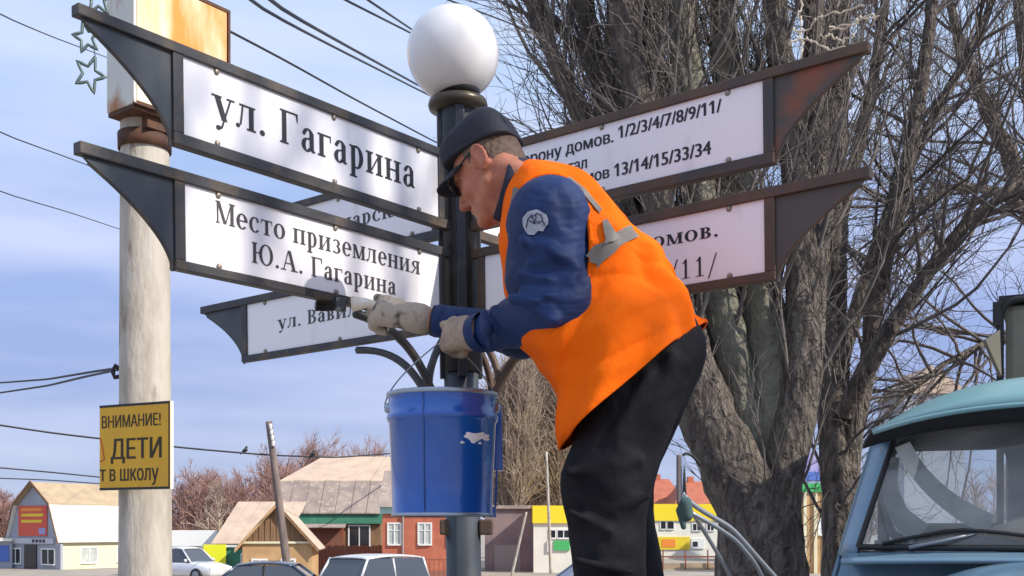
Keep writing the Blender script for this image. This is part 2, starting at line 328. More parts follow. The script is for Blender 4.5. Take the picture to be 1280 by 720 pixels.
# ---- lettering: a small serif alphabet drawn with strokes; cap height 1, x-height .7
XH = .70; T_ = .15; HN = .055
def R_(x0, y0, x1, y1): return [(x0, y0), (x1, y0), (x1, y1), (x0, y1)]
def stem(x, y0, y1, w=T_, sf=True, st=True, s=.065):
    o = [R_(x, y0, x+w, y1)]
    if sf: o.append(R_(x-s, y0, x+w+s, y0+HN))
    if st: o.append(R_(x-s, y1-HN, x+w+s, y1))
    return o
def dia(x0, y0, x1, y1, w): return [[(x0, y0), (x0+w, y0), (x1+w, y1), (x1, y1)]]
def arc(cx, cy, rx, ry, a0, a1, w=T_, h=HN, n=18):
    o = []; an = np.radians(np.linspace(a0, a1, n+1))
    for a, b in zip(an[:-1], an[1:]):
        q = [(cx+rx*math.cos(a), cy+ry*math.sin(a)), (cx+rx*math.cos(b), cy+ry*math.sin(b)), (cx+(rx-w)*math.cos(b), cy+(ry-h)*math.sin(b)), (cx+(rx-w)*math.cos(a), cy+(ry-h)*math.sin(a))]; o.append(q)
    return o
def dot(x, y, r=.075): return [[(x+r*math.cos(a), y+r*math.sin(a)) for a in np.linspace(0, 2*math.pi, 11)[:-1]]]
def serif_glyph(c):
    X = XH
    if c == 'у': return dia(.04, X, .27, .02, T_+.02)+dia(.52, X, .235, -.2, HN)+[R_(-.03, X-HN, .27, X), R_(.42, X-HN, .66, X)]+dot(.16, -.2, .07)+arc(.16, -.14, .11, .13, -90, 0, HN, HN), .64
    if c == 'л': return stem(.42, 0, X, st=False)+dia(.13, .1, .20, X-HN, HN)+[R_(.12, X-HN, .62, X)]+dot(.075, .06, .065), .68
    if c == 'п': return stem(.08, 0, X)+stem(.46, 0, X)+[R_(.1, X-HN, .6, X)], .70
    if c == 'и': return stem(.08, 0, X)+stem(.48, 0, X)+dia(.2, .1, .48, X-.1, HN), .72
    if c == 'н': return stem(.08, 0, X)+stem(.46, 0, X)+[R_(.2, .34, .48, .34+HN)], .70
    if c == 'г': return stem(.08, 0, X)+[R_(.1, X-HN, .5, X), [(.5, X), (.45, X), (.47, X-.2), (.5, X-.2)]], .53
    if c == 'Г': return stem(.10, 0, 1, .15)+[R_(.1, 1-HN, .64, 1), [(.64, 1), (.56, 1), (.61, .74), (.64, .74)]], .68
    if c == 'а': return stem(.32, .03, X-.12, st=False, sf=False)+arc(.27, X-.17, .185, .17, 5, 165, T_*.9)+arc(.23, .19, .19, .21, 80, 330, T_*.95)+[R_(.25, .36, .36, .36+HN), [(.32, .1), (.455, .1), (.54, .02), (.42, -.01)]]+dot(.13, X-.17, .06), .55
    if c == 'р': return stem(.09, -.3, X)+arc(.29, X/2, .26, .37, -120, 120, T_, HN), .60
    if c == 'о': return arc(.31, X/2, .29, .365, 0, 360, T_), .62
    if c == 'с': return arc(.30, X/2, .28, .365, 45, 318, T_)+dot(.44, X-.17, .06), .54
    if c == 'е': return arc(.29, X/2, .27, .365, 0, 318, T_)+[R_(.1, X/2-.01, .53, X/2-.01+HN)], .57
    if c == 'т': return stem(.23, 0, X, st=False)+[R_(.02, X-HN, .58, X), [(.02, X), (.06, X), (.05, X-.2), (.02, X-.2)], [(.58, X), (.54, X), (.55, X-.2), (.58, X-.2)]], .60
    if c in 'мМ':
        h = X if c == 'м' else 1; w = .46 if c == 'м' else .60
        return stem(.08, 0, h, HN*1.3, s=.06)+stem(.08+w+.03, 0, h)+dia(.08, h, .08+w/2, 0.02, T_*.95)+dia(.08+w+.05, h, .08+w/2+.07, .02, HN), w+.33
    if c == 'з': return arc(.24, X-.185, .22, .185, -90, 150, T_*.9)+arc(.24, .19, .25, .205, -150, 90, T_), .53
    if c == 'я': return stem(.40, 0, X)+arc(.36, X-.19, .27, .19, 60, 300, T_*.9)+dia(.06, 0, .28, .33, .09)+[R_(-.01, 0, .17, HN)], .63
    if c == 'Ю': return stem(.10, 0, 1, .15)+[R_(.2, .5, .5, .5+HN)]+arc(.76, .5, .36, .52, 0, 360, .15), 1.17
    if c == 'А': return dia(.62, 0, .36, 1, .16)+dia(.10, 0, .37, 1, HN)+[R_(.2, .33, .62, .33+HN), R_(-.02, 0, .26, HN), R_(.52, 0, .90, HN)], .90
    if c in 'вВ':
        k_ = X if c == 'в' else 1; w = .24 if c == 'в' else .32
        return stem(.09, 0, k_, st=False, sf=False)+[R_(.02, 0, .3, HN), R_(.02, k_-HN, .3, k_), R_(.15, k_*.52, .3, k_*.52+HN)]+arc(.28, k_*.76, w*.85, k_*.24, -90, 90, T_*.9)+arc(.28, k_*.275, w, k_*.275, -90, 90, T_), .28+w+.05
    if c == 'к': return stem(.08, 0, X)+dia(.2, .3, .44, X-.06, HN)+dia(.46, 0, .24, .40, T_)+[R_(.40, 0, .68, HN)]+dot(.47, X-.07, .06), .66
    if c == 'д': return stem(.44, HN, X, st=False, sf=False)+dia(.14, HN, .22, X, HN)+[R_(.16, X-HN, .62, X), R_(.03, 0, .69, HN), R_(.03, -.15, .07, .02), R_(.65, -.15, .69, .02)], .72
    if c == 'С': return arc(.42, .5, .40, .52, 42, 320, .15)+dot(.70, .78, .06), .80
    if c == '.': return dot(.12, .07, .085), .28
    if c == '1': return [R_(.2, 0, .29, .98), R_(.08, 0, .41, .035)]+dia(.08, .78, .2, .9, .09), .52
    if c == '/': return dia(.0, -.18, .32, 1.06, .05), .40
    return [], .30
def serif_polys(t, bold=0):
    x = 0; o = []
    for c in t:
        g, w = serif_glyph(c); o += [[(a+x, b) for a, b in q] for q in g]; x += w+.045
    return o, x-.045
_adv = {}
def sans_mesh(t, bold=.0):         # letter by letter; two glyphs the built-in face fills badly are drawn here
    x = 0; V_, F_ = [], []; n0 = 0
    def bar_x(q): return sans_raw(q)[0][:, 0]
    for c in t:
        k = 'и' if c == 'н' else c
        if k not in _adv: _adv[k] = bar_x(k+'|').max()-bar_x('|').max(); 
        if c == ' ': x += _adv[k]; continue
        if c == 'н': v = np.array([(.08, 0, 0), (.16, 0, 0), (.16, .54, 0), (.08, .54, 0), (.42, 0, 0), (.51, 0, 0), (.51, .54, 0), (.42, .54, 0), (.16, .24, 0), (.42, .24, 0), (.42, .32, 0), (.16, .32, 0)]); f = [(0, 1, 2, 3), (4, 5, 6, 7), (8, 9, 10, 11)]
        elif c == '1': v = np.array([(.22, 0, 0), (.32, 0, 0), (.32, .70, 0), (.22, .70, 0), (.22, .60, 0), (.22, .70, 0), (.06, .56, 0), (.06, .47, 0)]); f = [(0, 1, 2, 3), (4, 5, 6, 7)]
        else: v, f = sans_raw(c)
        V_.append(v+np.array([x, 0, 0])); F_ += [tuple(i+n0 for i in q) for q in f]; n0 += len(v); x += _adv[k]
    return np.vstack(V_), F_
def sans_raw(t):
    cu = bpy.data.curves.new('lettering', 'FONT'); cu.body = t; cu.size = 1; cu.resolution_u = 3
    o = bpy.data.objects.new('lettering', cu); COL.objects.link(o); bpy.context.view_layer.update()
    me = bpy.data.meshes.new_from_object(o.evaluated_get(bpy.context.evaluated_depsgraph_get())); v = np.array([w.co[:] for w in me.vertices]); f = [tuple(p.vertices) for p in me.polygons]
    bpy.data.objects.remove(o); bpy.data.curves.remove(cu); bpy.data.meshes.remove(me); return v, f
def write(text, O, ux, uz, n, x0, x1, base, cap, m, parent, style='serif', bold=.018, spacing=None):
    """text laid on a plane at O, from x0 to x1 along ux"""
    mb = MB()
    if style == 'serif':
        pol, w = serif_polys(text); s = (x1-x0)/w
        for i, q in enumerate(pol):
            mb.add([O+ux*(x0+a*s)+uz*(base+b*cap)+n*(.0012+.00002*(i % 9)) for a, b in q], [tuple(range(len(q)))])
    else:
        v, f = sans_mesh(text, 0); a0, a1 = v[:, 0].min(), v[:, 0].max(); sx_ = (x1-x0)/(a1-a0); sy = cap/.73
        for k_ in (-1, 0, 1): mb.add([O+ux*(x0+(p[0]-a0+k_*bold)*sx_)+uz*(base+p[1]*sy)+n*(.0012+.00003*k_) for p in v], f)
    return obj('lettering', mb, m, parent)
def r_at(i, px, z):                 # distance along arm i that shows at photo column px
    lo, hi = 0.0, 1.4; u = arm_axes(i)[0]; f = lambda r: 640+F*(lambda p: p[0]/p[1])(LP(0, 0, z)+u*r)-px; a, b = f(lo), f(hi)
    for _ in range(40):
        mdl = (lo+hi)/2
        if (f(mdl) > 0) == (a > 0): lo = mdl
        else: hi = mdl
    return lo
BD = .030                            # depth of the frame bars
bolt_me = None
def arm(i, tier, rust):
    global bolt_me
    zt, zp, zb, zo = (zA, zAp, zAb, zB) if tier == 0 else (zC, zCp, zCb, zD)
    u, upv, n = arm_axes(i); c0 = LP(0, 0, 0)
    if np.dot(n, -LP(0, 0, 2.8)-u*.5+V3(0, 0, H)) < 0: n = -n          # side turned to the viewer
    pt = lambda r, z, d=0: LP(0, 0, z)+u*r+n*d
    A = [u, n, upv]; fm = MB(); bar = lambda r0, r1, z0, z1, d=BD: fm.box(pt((r0+r1)/2, (z0+z1)/2), (r1-r0, d, z1-z0), A)
    bar(R0-.02, RT, zp, zt); bar(R0-.02, RFR, zo, zb)
    bar(R0+.01, R0+.034, zb, zp, BD-.004); bar(RPAN, RFR, zb, zp, BD-.004)
    fr = obj('sign_frame', fm, M['iron_rust'] if rust else M['iron'], root, bevel=.0025)
    p = MB(); p.box(pt((R0+.034+RPAN)/2, (zb+zp)/2), (RPAN-R0-.034, .012, zp-zb), A); obj('sign_panel', p, M['panel'], fr)
    # end plate: bar tip down to the frame foot along a hollow curve
    prof = [(RFR, zp-.0005), (RT-.012, zp-.0005)]
    for t in np.linspace(0.04, 1, 16): prof.append((RFR+(RT-.012-RFR)*(1-t)**1.75, zp-.004-(zp-zo)*t))
    tp = MB(); tp.prism([pt(r, z, -.004) for r, z in prof], n*.008); obj('end_plate', tp, M['plate_rust'] if rust else M['plate'], fr)
    ed = MB(); path = [pt(r, z) for r, z in prof[2:]]; ed.tube(path, .005, 6); obj('plate_edging', ed, M['iron_rust'] if rust else M['iron'], fr)
    for r in (.2, .55, .95):
        for z in (zp-.006, zb+.006):
            b = MB(); b.lathe(pt(r, z, .0065), [(.0, .006), (.006, .005), (.009, 0), (.009, -.006)], 8, [u, upv, n]); obj('bolt', b, M['bolt'], fr)
    return fr, pt, u, upv, n, zb, zp
frames = {}
for i in range(4):
    for tier in (0, 1): frames[i, tier] = arm(i, tier, i in (1, 3))
def txt(i, tier, text, pxa, pxb, base, cap, **k):
    fr, pt, u, upv, n, zb, zp = frames[i, tier]; z = zb+base; ra, rb = r_at(i, pxa, z), r_at(i, pxb, z); d = 1 if rb > ra else -1
    write(text, pt(0, zb, .006), u*d, upv, n, ra*d, rb*d, base, cap, k.pop('m', M['ink']), fr, **k)
txt(0, 0, 'ул. Гагарина', 264, 517, .066, .090)
txt(0, 1, 'Место приземления', 267, 523, .116, .056, m=M['inkgrey'])
txt(0, 1, 'Ю.А. Гагарина', 312, 493, .036, .054, m=M['inkgrey'])
txt(2, 1, 'ул. Вавилова', 349, 487, .078, .050, m=M['inkgrey'])
txt(2, 0, 'Самарская', 398, 520, .078, .052, m=M['inkgrey'])
txt(1, 0, 'В сторону домов.', 624, 768, .135, .036, style='sans', bold=.025)
txt(1, 0, '1/2/3/4/7/8/9/11/', 775, 903, .141, .036, style='sans', bold=.028)
txt(1, 0, 'тал', 712, 735, .080, .034, style='sans', bold=.025)
txt(1, 0, 'домов', 712, 763, .036, .034, style='sans', bold=.025)
txt(1, 0, '13/14/15/33/34', 770, 890, .034, .038, style='sans', bold=.028)
txt(1, 1, 'домов.', 796, 901, .118, .043)
txt(1, 1, '/11/', 838, 899, .018, .054)
# curved brackets under the arms
def bez(a, b, c, d, n=14): t = np.linspace(0, 1, n)[:, None]; return (1-t)**3*a+3*t*(1-t)**2*b+3*t*t*(1-t)*c+t**3*d
for i in range(4):
    u, upv, n = arm_axes(i); q = lambda r, z: LP(0, 0, z)+u*r
    z1 = zD-.018; br = MB()
    br.tube(bez(q(.055, z1-.33), q(.16, z1-.20), q(.18, z1-.02), q(.47, z1), 20), .0135, 6); obj('bracket', br, M['iron_rust'] if i in (1, 3) else M['iron'], root, True)
    br = MB(); br.tube(bez(q(.155, z1-.165), q(.15, z1-.11), q(.11, z1-.04), q(.062, z1-.005), 10), .0125, 6); obj('bracket_brace', br, M['iron_rust'] if i in (1, 3) else M['iron'], root, True)
# ------------------------------------------------------------------ the worker
YB = 2.70
SOLE = 1.8+(HZ-778)/F*YB-.075
man = thing('person', 'man in orange safety vest, blue jacket and dark cap leaning to paint the sign frame', 'person', (P(785, 700, YB)[0], YB, SOLE))
# --- head frame
HO = P(611, 214, 2.80); f0 = unit([-.88, .47, 0]); pt_ = math.radians(31)
hf = math.cos(pt_)*f0-math.sin(pt_)*V3(0, 0, 1); hu = math.sin(pt_)*f0+math.cos(pt_)*V3(0, 0, 1); hl = np.cross(hu, hf)
HA = np.array([hf, hl, hu])
HS = .95
def hd0(x, y, z): return HO+hf*x+hl*y+hu*z
def hd(x, y, z): return HO+(hf*x+hl*y+hu*z)*HS
C7 = P(668, 250, 2.78)
SHL = P(687, 270, 2.60); ELL = P(702, 378, 2.60); WRL = P(598, 417, 2.82)      # near arm
SHR = P(712, 292, 2.90); ELR = P(652, 418, 3.02); WRR = P(530, 399, 3.04)      # far arm
HIP = P(812, 440, YB); HIPL = HIP+V3(0, -.07, 0); HIPR = HIP+V3(.03, .12, 0)
KNL = P(757, 604, YB-.07); ANL = P(764, 778, YB-.05)
KNR = P(765, 600, YB+.13); ANR = P(800, 775, YB+.14)
chest = P(720, 330, 2.76)
# --- body: one continuous surface, head with a face, neck, trunk, arms with wrists, legs
fd = Field((-.42, 2.45, SOLE-.02), (.62, 3.2, 3.02), .0042)
def hc(a, b, ra, rb, k=.012, **kw): fd.cone(hd(*a), hd(*b), ra*HS, rb*HS, k, **kw)
def he(c, r, k=.012, **kw): fd.ell(hd(*c), np.array(r)*HS, HA, k, **kw)
he((-.014, 0, .030), (.093, .076, .078), .02)          # skull
he((.022, 0, .005), (.074, .066, .082), .02)
he((.035, 0, -.055), (.055, .052, .062), .02)          # lower face
hc((.078, 0, -.108), (.070, 0, -.100), .022, .024, .02)  # chin
for s in (-1, 1):
    hc((.0, s*.058, -.055), (.060, s*.022, -.104), .018, .018, .02)     # jaw line
    he((.058, s*.040, -.028), (.024, .022, .024), .015)                 # cheekbone
    he((.078, s*.032, .006), (.017, .020, .012), .008, sub=True)        # eye socket
    he((.073, s*.031, .004), (.0135, .013, .012), .003)                 # eyeball
    hc((.086, s*.012, .026), (.072, s*.048, .024), .009, .007, .01)     # brow
    hc((.098, s*.012, -.042), (.094, s*.012, -.040), .009, .008, .006)  # nostril wing
    # ear: rim, bowl, lobe
    for t0, t1 in zip(np.linspace(-100, 150, 9)[:-1], np.linspace(-100, 150, 9)[1:]):
        a_, b_ = math.radians(t0), math.radians(t1)
        hc((-.022-.017*math.cos(a_), s*.082, .006+.029*math.sin(a_)), (-.022-.017*math.cos(b_), s*.082, .006+.029*math.sin(b_)), .0055, .0055, .004)
    he((-.020, s*.076, .004), (.016, .010, .026), .006)
    he((-.014, s*.080, -.024), (.009, .007, .010), .006)
    hc((-.055, s*.035, -.045), (-.10, s*.045, -.13), .030, .03, .03)
hc((.088, 0, .012), (.112, 0, -.034), .009, .013, .010)   # nose
he((.086, 0, -.070), (.014, .024, .007), .006); he((.083, 0, -.082), (.013, .021, .007), .006)
hc((.100, -.018, -.076), (.100, .018, -.076), .003, .003, .003, sub=True)
fd.cone(hd(-.030, 0, -.04), C7, .056, .050, .03)
fd.cone(hd(.02, 0, -.085), C7+V3(-.03, 0, -.04), .035, .05, .03)
fd.cone(C7, chest, .075, .105, .05); fd.cone(chest, HIP, .105, .10, .05)
fd.cone(SHL, SHR, .062, .062, .05)
for a, b, c, (r1, r2, r3) in ((SHL, ELL, WRL, (.052, .043, .030)), (SHR, ELR, WRR, (.052, .043, .031)), (HIPL, KNL, ANL, (.082, .056, .042)), (HIPR, KNR, ANR, (.082, .056, .042))):
    fd.cone(a, b, r1, r2, .03); fd.cone(b, c, r2, r3, .02)
for a in (ANL, ANR): fd.cone(a, a+V3(-.05, 0, -.055), .038, .032, .02); fd.cone(a+V3(-.05, 0, -.055), a+V3(-.16, .01, -.062), .034, .024, .02)
def palm(w, dirn):      # the hands inside the gloves
    fd.cone(w, w+unit(dirn)*.05, .022, .012, .015)
palm(WRL, P(562, 420, 2.90)-WRL); palm(WRR, P(470, 392, 3.04)-WRR)
v, q = fd.mesh(); v = relax(v, q, 1, .35); body = obj_np('body', v, q, M['skin'], man)
# --- short hair at the nape and round the ear: a thin shell over the skull
fh = Field(HO-.2, HO+.2, .0042); fh.ell(hd0(-.015, 0, .029), (.0955, .0785, .080), HA, .0); fh.ell(hd0(-.028, 0, -.02), (.078, .068, .070), HA, .02)
fh.cut(hd0(.016, 0, 0), hf*1.0+hu*-.15); fh.cut(hd0(0, 0, -.062), -hu+hf*.35)
for s in (-1, 1): fh.ell(hd0(-.018, s*.082, -.002), (.024, .022, .034), HA, .004, sub=True)
v, q = fh.mesh(); v = HO+(v-HO)*HS; v = v+.0015*wob(v, 3, 160)[:, None]*unit(hl); obj_np('hair', v, q, M['hair'], man)
# --- cap
fc = Field(HO-.26, HO+.26, .0042)
fc.ell(hd0(-.014, 0, .058), (.101, .085, .084), HA, .0, pw=3.6)
fc.ell(hd0(.040, 0, .070), (.056, .070, .052), HA, .015, pw=3)
fc.cut(hd0(-.1, 0, .027), -hu+hf*.22)
fc.ell(hd0(-.012, 0, .02), (.094, .078, .07), HA, .006, sub=True)
v, q = fc.mesh(); v = HO+(v-HO)*HS; v = relax(v, q, 1, .4); loc = (v-HO)@HA.T
v = v+(.0022*wob(v, 5, 38)*(loc[:, 2] > .05))[:, None]*hu
cap = obj_np('cap', v, q, M['cap'], man)
bm_ = MB(); N = 15; K = 8; vv = []
for lay in (0, 1):
    for k in range(K):
        for j in range(N):
            s = -1+2*j/(N-1); a_ = s*1.15; rr = .092+.0*k; ext = k/(K-1)*.066*math.cos(a_*.95)**.6
            x = -.010+.100*math.cos(a_)*1.0+ext; y = (.082+.004*k/K)*math.sin(a_); z = .060-.011*(1-math.cos(a_))-.22*ext-.030*abs(s)**2-.0035*lay
            vv.append(hd(x, y, z))
G = lambda l, k, j: l*K*N+k*N+j; ff = []
for k in range(K-1):
    for j in range(N-1): ff += [(G(0, k, j), G(0, k, j+1), G(0, k+1, j+1), G(0, k+1, j)), (G(1, k, j), G(1, k+1, j), G(1, k+1, j+1), G(1, k, j+1))]
for j in range(N-1): ff.append((G(0, K-1, j), G(0, K-1, j+1), G(1, K-1, j+1), G(1, K-1, j)))
for k in range(K-1):
    ff.append((G(0, k, 0), G(0, k+1, 0), G(1, k+1, 0), G(1, k, 0))); ff.append((G(0, k, N-1), G(1, k, N-1), G(1, k+1, N-1), G(0, k+1, N-1)))
bm_.add(vv, ff); obj('brim', bm_, M['cap'], cap, True)
cv = v.copy()
def cap_line(f, off=.0012):
    o = []
    for t in np.linspace(0, 1, 26):
        x, y, z = f(t); d = unit(hd(x, y, z)-hd(-.014, 0, .03)); r = cv-hd(-.014, 0, .03); tt = r@d; ds = np.linalg.norm(r-tt[:, None]*d, axis=1); ds[tt < 0] = 9; i = np.argmin(ds); o.append(hd(-.014, 0, .03)+d*(tt[i]+off))
    o = np.array(o)
    for _ in range(3): o[1:-1] = (o[:-2]+2*o[1:-1]+o[2:])/4
    return o
for a in (-.9, -.3, .3, .9):
    sm_ = MB(); sm_.tube(cap_line(lambda t: (-.014+.1*math.cos(math.pi*(1-t))*math.cos(a), .1*math.sin(a)*math.cos(math.pi*(1-t))*1.0, .055+.1*math.sin(math.pi*t))), .0013, 4); obj('seam', sm_, M['navy_dark'], cap, True)
sm_ = MB(); sm_.tube(cap_line(lambda t: (-.014+.11*math.cos(2*math.pi*t), .09*math.sin(2*math.pi*t), .062+.03*math.cos(2*math.pi*t))), .0015, 4); obj('band_seam', sm_, M['navy_dark'], cap, True)
bb = MB(); bb.lathe(hd(-.02, 0, .132), [(.0, .006), (.007, .004), (.009, 0), (.008, -.004)], 12, HA); obj('button', bb, M['cap'], cap, True)
# --- glasses
gm = MB()
for s in (-1, 1):
    ring = [hd(.103-.010*abs(math.cos(a)*.5+.5*s*0), s*.033+.025*math.cos(a), .004+.017*math.sin(a)) for a in np.linspace(0, 2*math.pi, 21)]
    gm.tube(ring, .0022, 6); gm.tube([hd(.100, s*.058, .012), hd(.085, s*.074, .018), hd(.04, s*.079, .022), hd(-.014, s*.081, .032), hd(-.036, s*.081, .016)], .0024, 6)
gm.tube([hd(.104, -.009, .008), hd(.108, 0, .012), hd(.104, .009, .008)], .002, 6)
gl_ = obj('glasses', gm, M['rubber'], man, True)
lm = MB()
for s in (-1, 1): lm.prism([hd(.101, s*.033+.024*math.cos(a), .004+.016*math.sin(a)) for a in np.linspace(0, 2*math.pi, 21)[:-1]], hf*.0015)
obj('lens', lm, M['lens'], gl_)
# --- jacket: both sleeves and the shoulders under the vest
fj = Field((-.42, 2.42, 2.1), (.62, 3.2, 2.95), .0046)
fj.cone(C7+V3(.03, 0, -.03), chest, .10, .125, .05)
fj.cone(chest, HIP, .12, .10, .05)
fj.cone(SHL, ELL+V3(0, 0, .01), .090, .076, .03); fj.ell(SHL+V3(.002, .01, -.01), (.094, .086, .096), None, .03); fj.cone(P(672, 290, 2.63), P(668, 350, 2.61), .072, .072, .03)
fj.cone(ELL, WRL+V3(.02, 0, 0), .072, .050, .035); fj.cone(ELL+V3(-.02, 0, -.015), ELL+(WRL-ELL)*.5+V3(0, 0, -.012), .070, .056, .03)
# folds gathered inside the elbow and down the upper arm
for (x0, y0, x1, y1, r) in ((652, 345, 712, 350, .013), (657, 362, 710, 371, .012), (666, 330, 716, 320, .010), (642, 374, 692, 398, .012), (618, 388, 660, 428, .011), (655, 300, 720, 335, .010), (604, 392, 612, 436, .008), (684, 388, 694, 402, .008)):
    Yf = 2.528 if x0 > 640 else 2.645+(640-x0)*.0016
    fj.cone(P(x0, y0, Yf), P((x0+x1)/2, (y0+y1)/2-3, Yf-.018), r*1.15, r*1.25, .020); fj.cone(P((x0+x1)/2, (y0+y1)/2-3, Yf-.018), P(x1, y1, Yf), r*1.1, r*.8, .022)
for (x0, y0, x1, y1) in ((650, 354, 724, 362), (662, 337, 732, 334), (646, 384, 700, 392), (664, 302, 706, 352), (700, 240, 716, 300), (640, 402, 676, 420)):
    fj.cone(P(x0, y0, 2.502), P(x1, y1, 2.502), .016, .012, .018, sub=True)
fj.cut(WRL, WRL-ELL)
v, q = fj.mesh(); nrm = None; v = relax(v, q, 2, .5); v = v+.0028*wob(v, 9, 55)[:, None]*V3(.3, -.8, .4)
jk = obj_np('jacket', v, q, M['navy'], man)
fr_ = Field((-.42, 2.7, 2.1), (.45, 3.2, 2.95), .0046)
fr_.cone(SHR, ELR, .070, .066, .03); fr_.cone(ELR, WRR+(WRR-ELR)*.1, .058, .042, .03); fr_.cut(WRR+unit(ELR-WRR)*.028, WRR-ELR)
v2, q2 = fr_.mesh(); v2 = relax(v2, q2, 2, .5); v2 = v2+.003*wob(v2, 19, 45)[:, None]*V3(.3, -.8, .4); obj_np('far_sleeve', v2, q2, M['navy'], jk)
cm = MB()       # stand-up collar
for k in range(2): pass
axn = unit(hd(-.02, 0, -.09)-C7); e1 = unit(np.cross(axn, V3(0, 1, 0))); e2 = np.cross(axn, e1)
cc = C7+axn*.040+V3(-.004, 0, .006)
cm.lathe(cc, [(.098, -.06), (.092, .0), (.086, .030), (.083, .044), (.077, .046), (.070, .0)], 28, [e1*.96, e2*1.0, axn]); obj('collar', cm, M['navy_dark'], jk, True)
cf = MB(); d_ = unit(WRL-ELL); a1 = unit(np.cross(d_, V3(0, 0, 1))); a2 = np.cross(d_, a1)
cf.lathe(WRL, [(.050, -.03), (.0515, -.012), (.0505, .004), (.044, .006), (.042, -.01)], 28, [a1, a2, d_]); obj('cuff', cf, M['navy'], jk, True)
cf = MB(); d_ = unit(WRR-ELR); a1 = unit(np.cross(d_, V3(0, 0, 1))); a2 = np.cross(d_, a1)
cf.lathe(WRR+unit(ELR-WRR)*.028, [(.043, -.03), (.044, -.012), (.043, .004), (.037, .006), (.036, -.01)], 28, [a1, a2, d_]); obj('cuff', cf, M['navy_dark'], jk, True)
def on_mesh(v, px, py, near=True, tol=.006):        # nearest point of a vertex cloud along a sight line
    d = P(px, py, 1)-V3(0, 0, H); d = unit(d); r = v-V3(0, 0, H); t = r@d; dist = np.linalg.norm(r-t[:, None]*d, axis=1)
    i = np.where(dist < tol)[0]
    if len(i) == 0: i = [int(np.argmin(dist))]
    return v[i[np.argmin(t[i])]]
pm = MB(); cpx, cpy = 667, 276; pts = []; tri = []           # sleeve badge: pale disc with a dark emblem on it
def disc(mb, cx, cy, rx, ry, off, n=18, rings=4, rot=0.):
    base = len(mb.v); vs = [on_mesh(v, cx, cy)-V3(0, off, 0)]
    for k in range(1, rings+1):
        for j in range(n):
            a = 2*math.pi*j/n; X = rx*k/rings*math.cos(a); Y_ = ry*k/rings*math.sin(a); vs.append(on_mesh(v, cx+X*math.cos(rot)-Y_*math.sin(rot), cy+X*math.sin(rot)+Y_*math.cos(rot))-V3(0, off, 0))
    f = [(0, 1+j, 1+(j+1) % n) for j in range(n)]
    for k in range(rings-1):
        for j in range(n): f.append((1+k*n+j, 1+(k+1)*n+j, 1+(k+1)*n+(j+1) % n, 1+k*n+(j+1) % n))
    mb.add(vs, f)
disc(pm, cpx, cpy, 17, 15, .0035, rot=-.5); bdg = obj('sleeve_badge', pm, mat('badge_cloth', (.42, .44, .50), .8, 0, (.30, .32, .40), 60), jk, True)
em = MB()
ar = [on_mesh(v, cpx+11*math.cos(a), cpy+4-12*math.sin(a))-V3(0, .005, 0) for a in np.linspace(-.3, math.pi+.3, 18)]; em.tube(ar, .0012, 5)
for a in (.5, 1.05, 1.57, 2.1, 2.65): em.tube([on_mesh(v, cpx+11*t*math.cos(a), cpy+5-12*t*math.sin(a))-V3(0, .005, 0) for t in np.linspace(.15, .95, 6)], .0010, 5)
obj('emblem', em, M['navy'], bdg)
# --- vest: open garment lofted from neck to hem
VR = [((660, 199), (633, 246), .070), ((694, 202), (631, 270), .142), ((738, 219), (630, 312), .178), ((776, 250), (631, 352), .186), ((806, 282), (648, 402), .182), ((832, 314), (674, 448), .180), ((853, 347), (698, 486), .180), ((870, 377), (706, 522), .194), ((880, 404), (704, 556), .204)]
VRb = np.array([a for a, _, _ in VR], float); VRf = np.array([b for _, b, _ in VR], float); VRw = np.array([c for _, _, c in VR])
VY = np.array([2.79, 2.77, 2.75, 2.74, 2.73, 2.72, 2.71, 2.70, 2.70])
Lax = unit([.13, .99, 0])
def cat(arr, u):      # Catmull-Rom through the rings
    n = len(arr)-1; i = int(min(max(math.floor(u), 0), n-1)); t = u-i; g = lambda k: arr[min(max(k, 0), n)]
    return .5*((2*g(i))+(-g(i-1)+g(i+1))*t+(2*g(i-1)-5*g(i)+4*g(i+1)-g(i+2))*t*t+(-g(i-1)+3*g(i)-3*g(i+1)+g(i+2))*t**3)
FOLDS = [(2.6, 1.1, 5.6, .16, .007), (3.1, .9, 5.3, .13, -.006), (3.9, 1.5, 5.0, .15, .008), (4.4, 1.4, 4.7, .12, -.007), (5.0, -1.2, 4.4, .16, .009), (5.6, -1.0, 4.1, .13, -.008), (6.2, .8, 5.2, .15, .007), (6.8, .9, 4.6, .14, -.007), (7.2, -1.1, 4.0, .16, .007), (4.7, 2.2, 5.7, .14, .008), (5.4, 2.0, 5.8, .12, -.007), (3.4, -1.6, 4.2, .14, .005)]
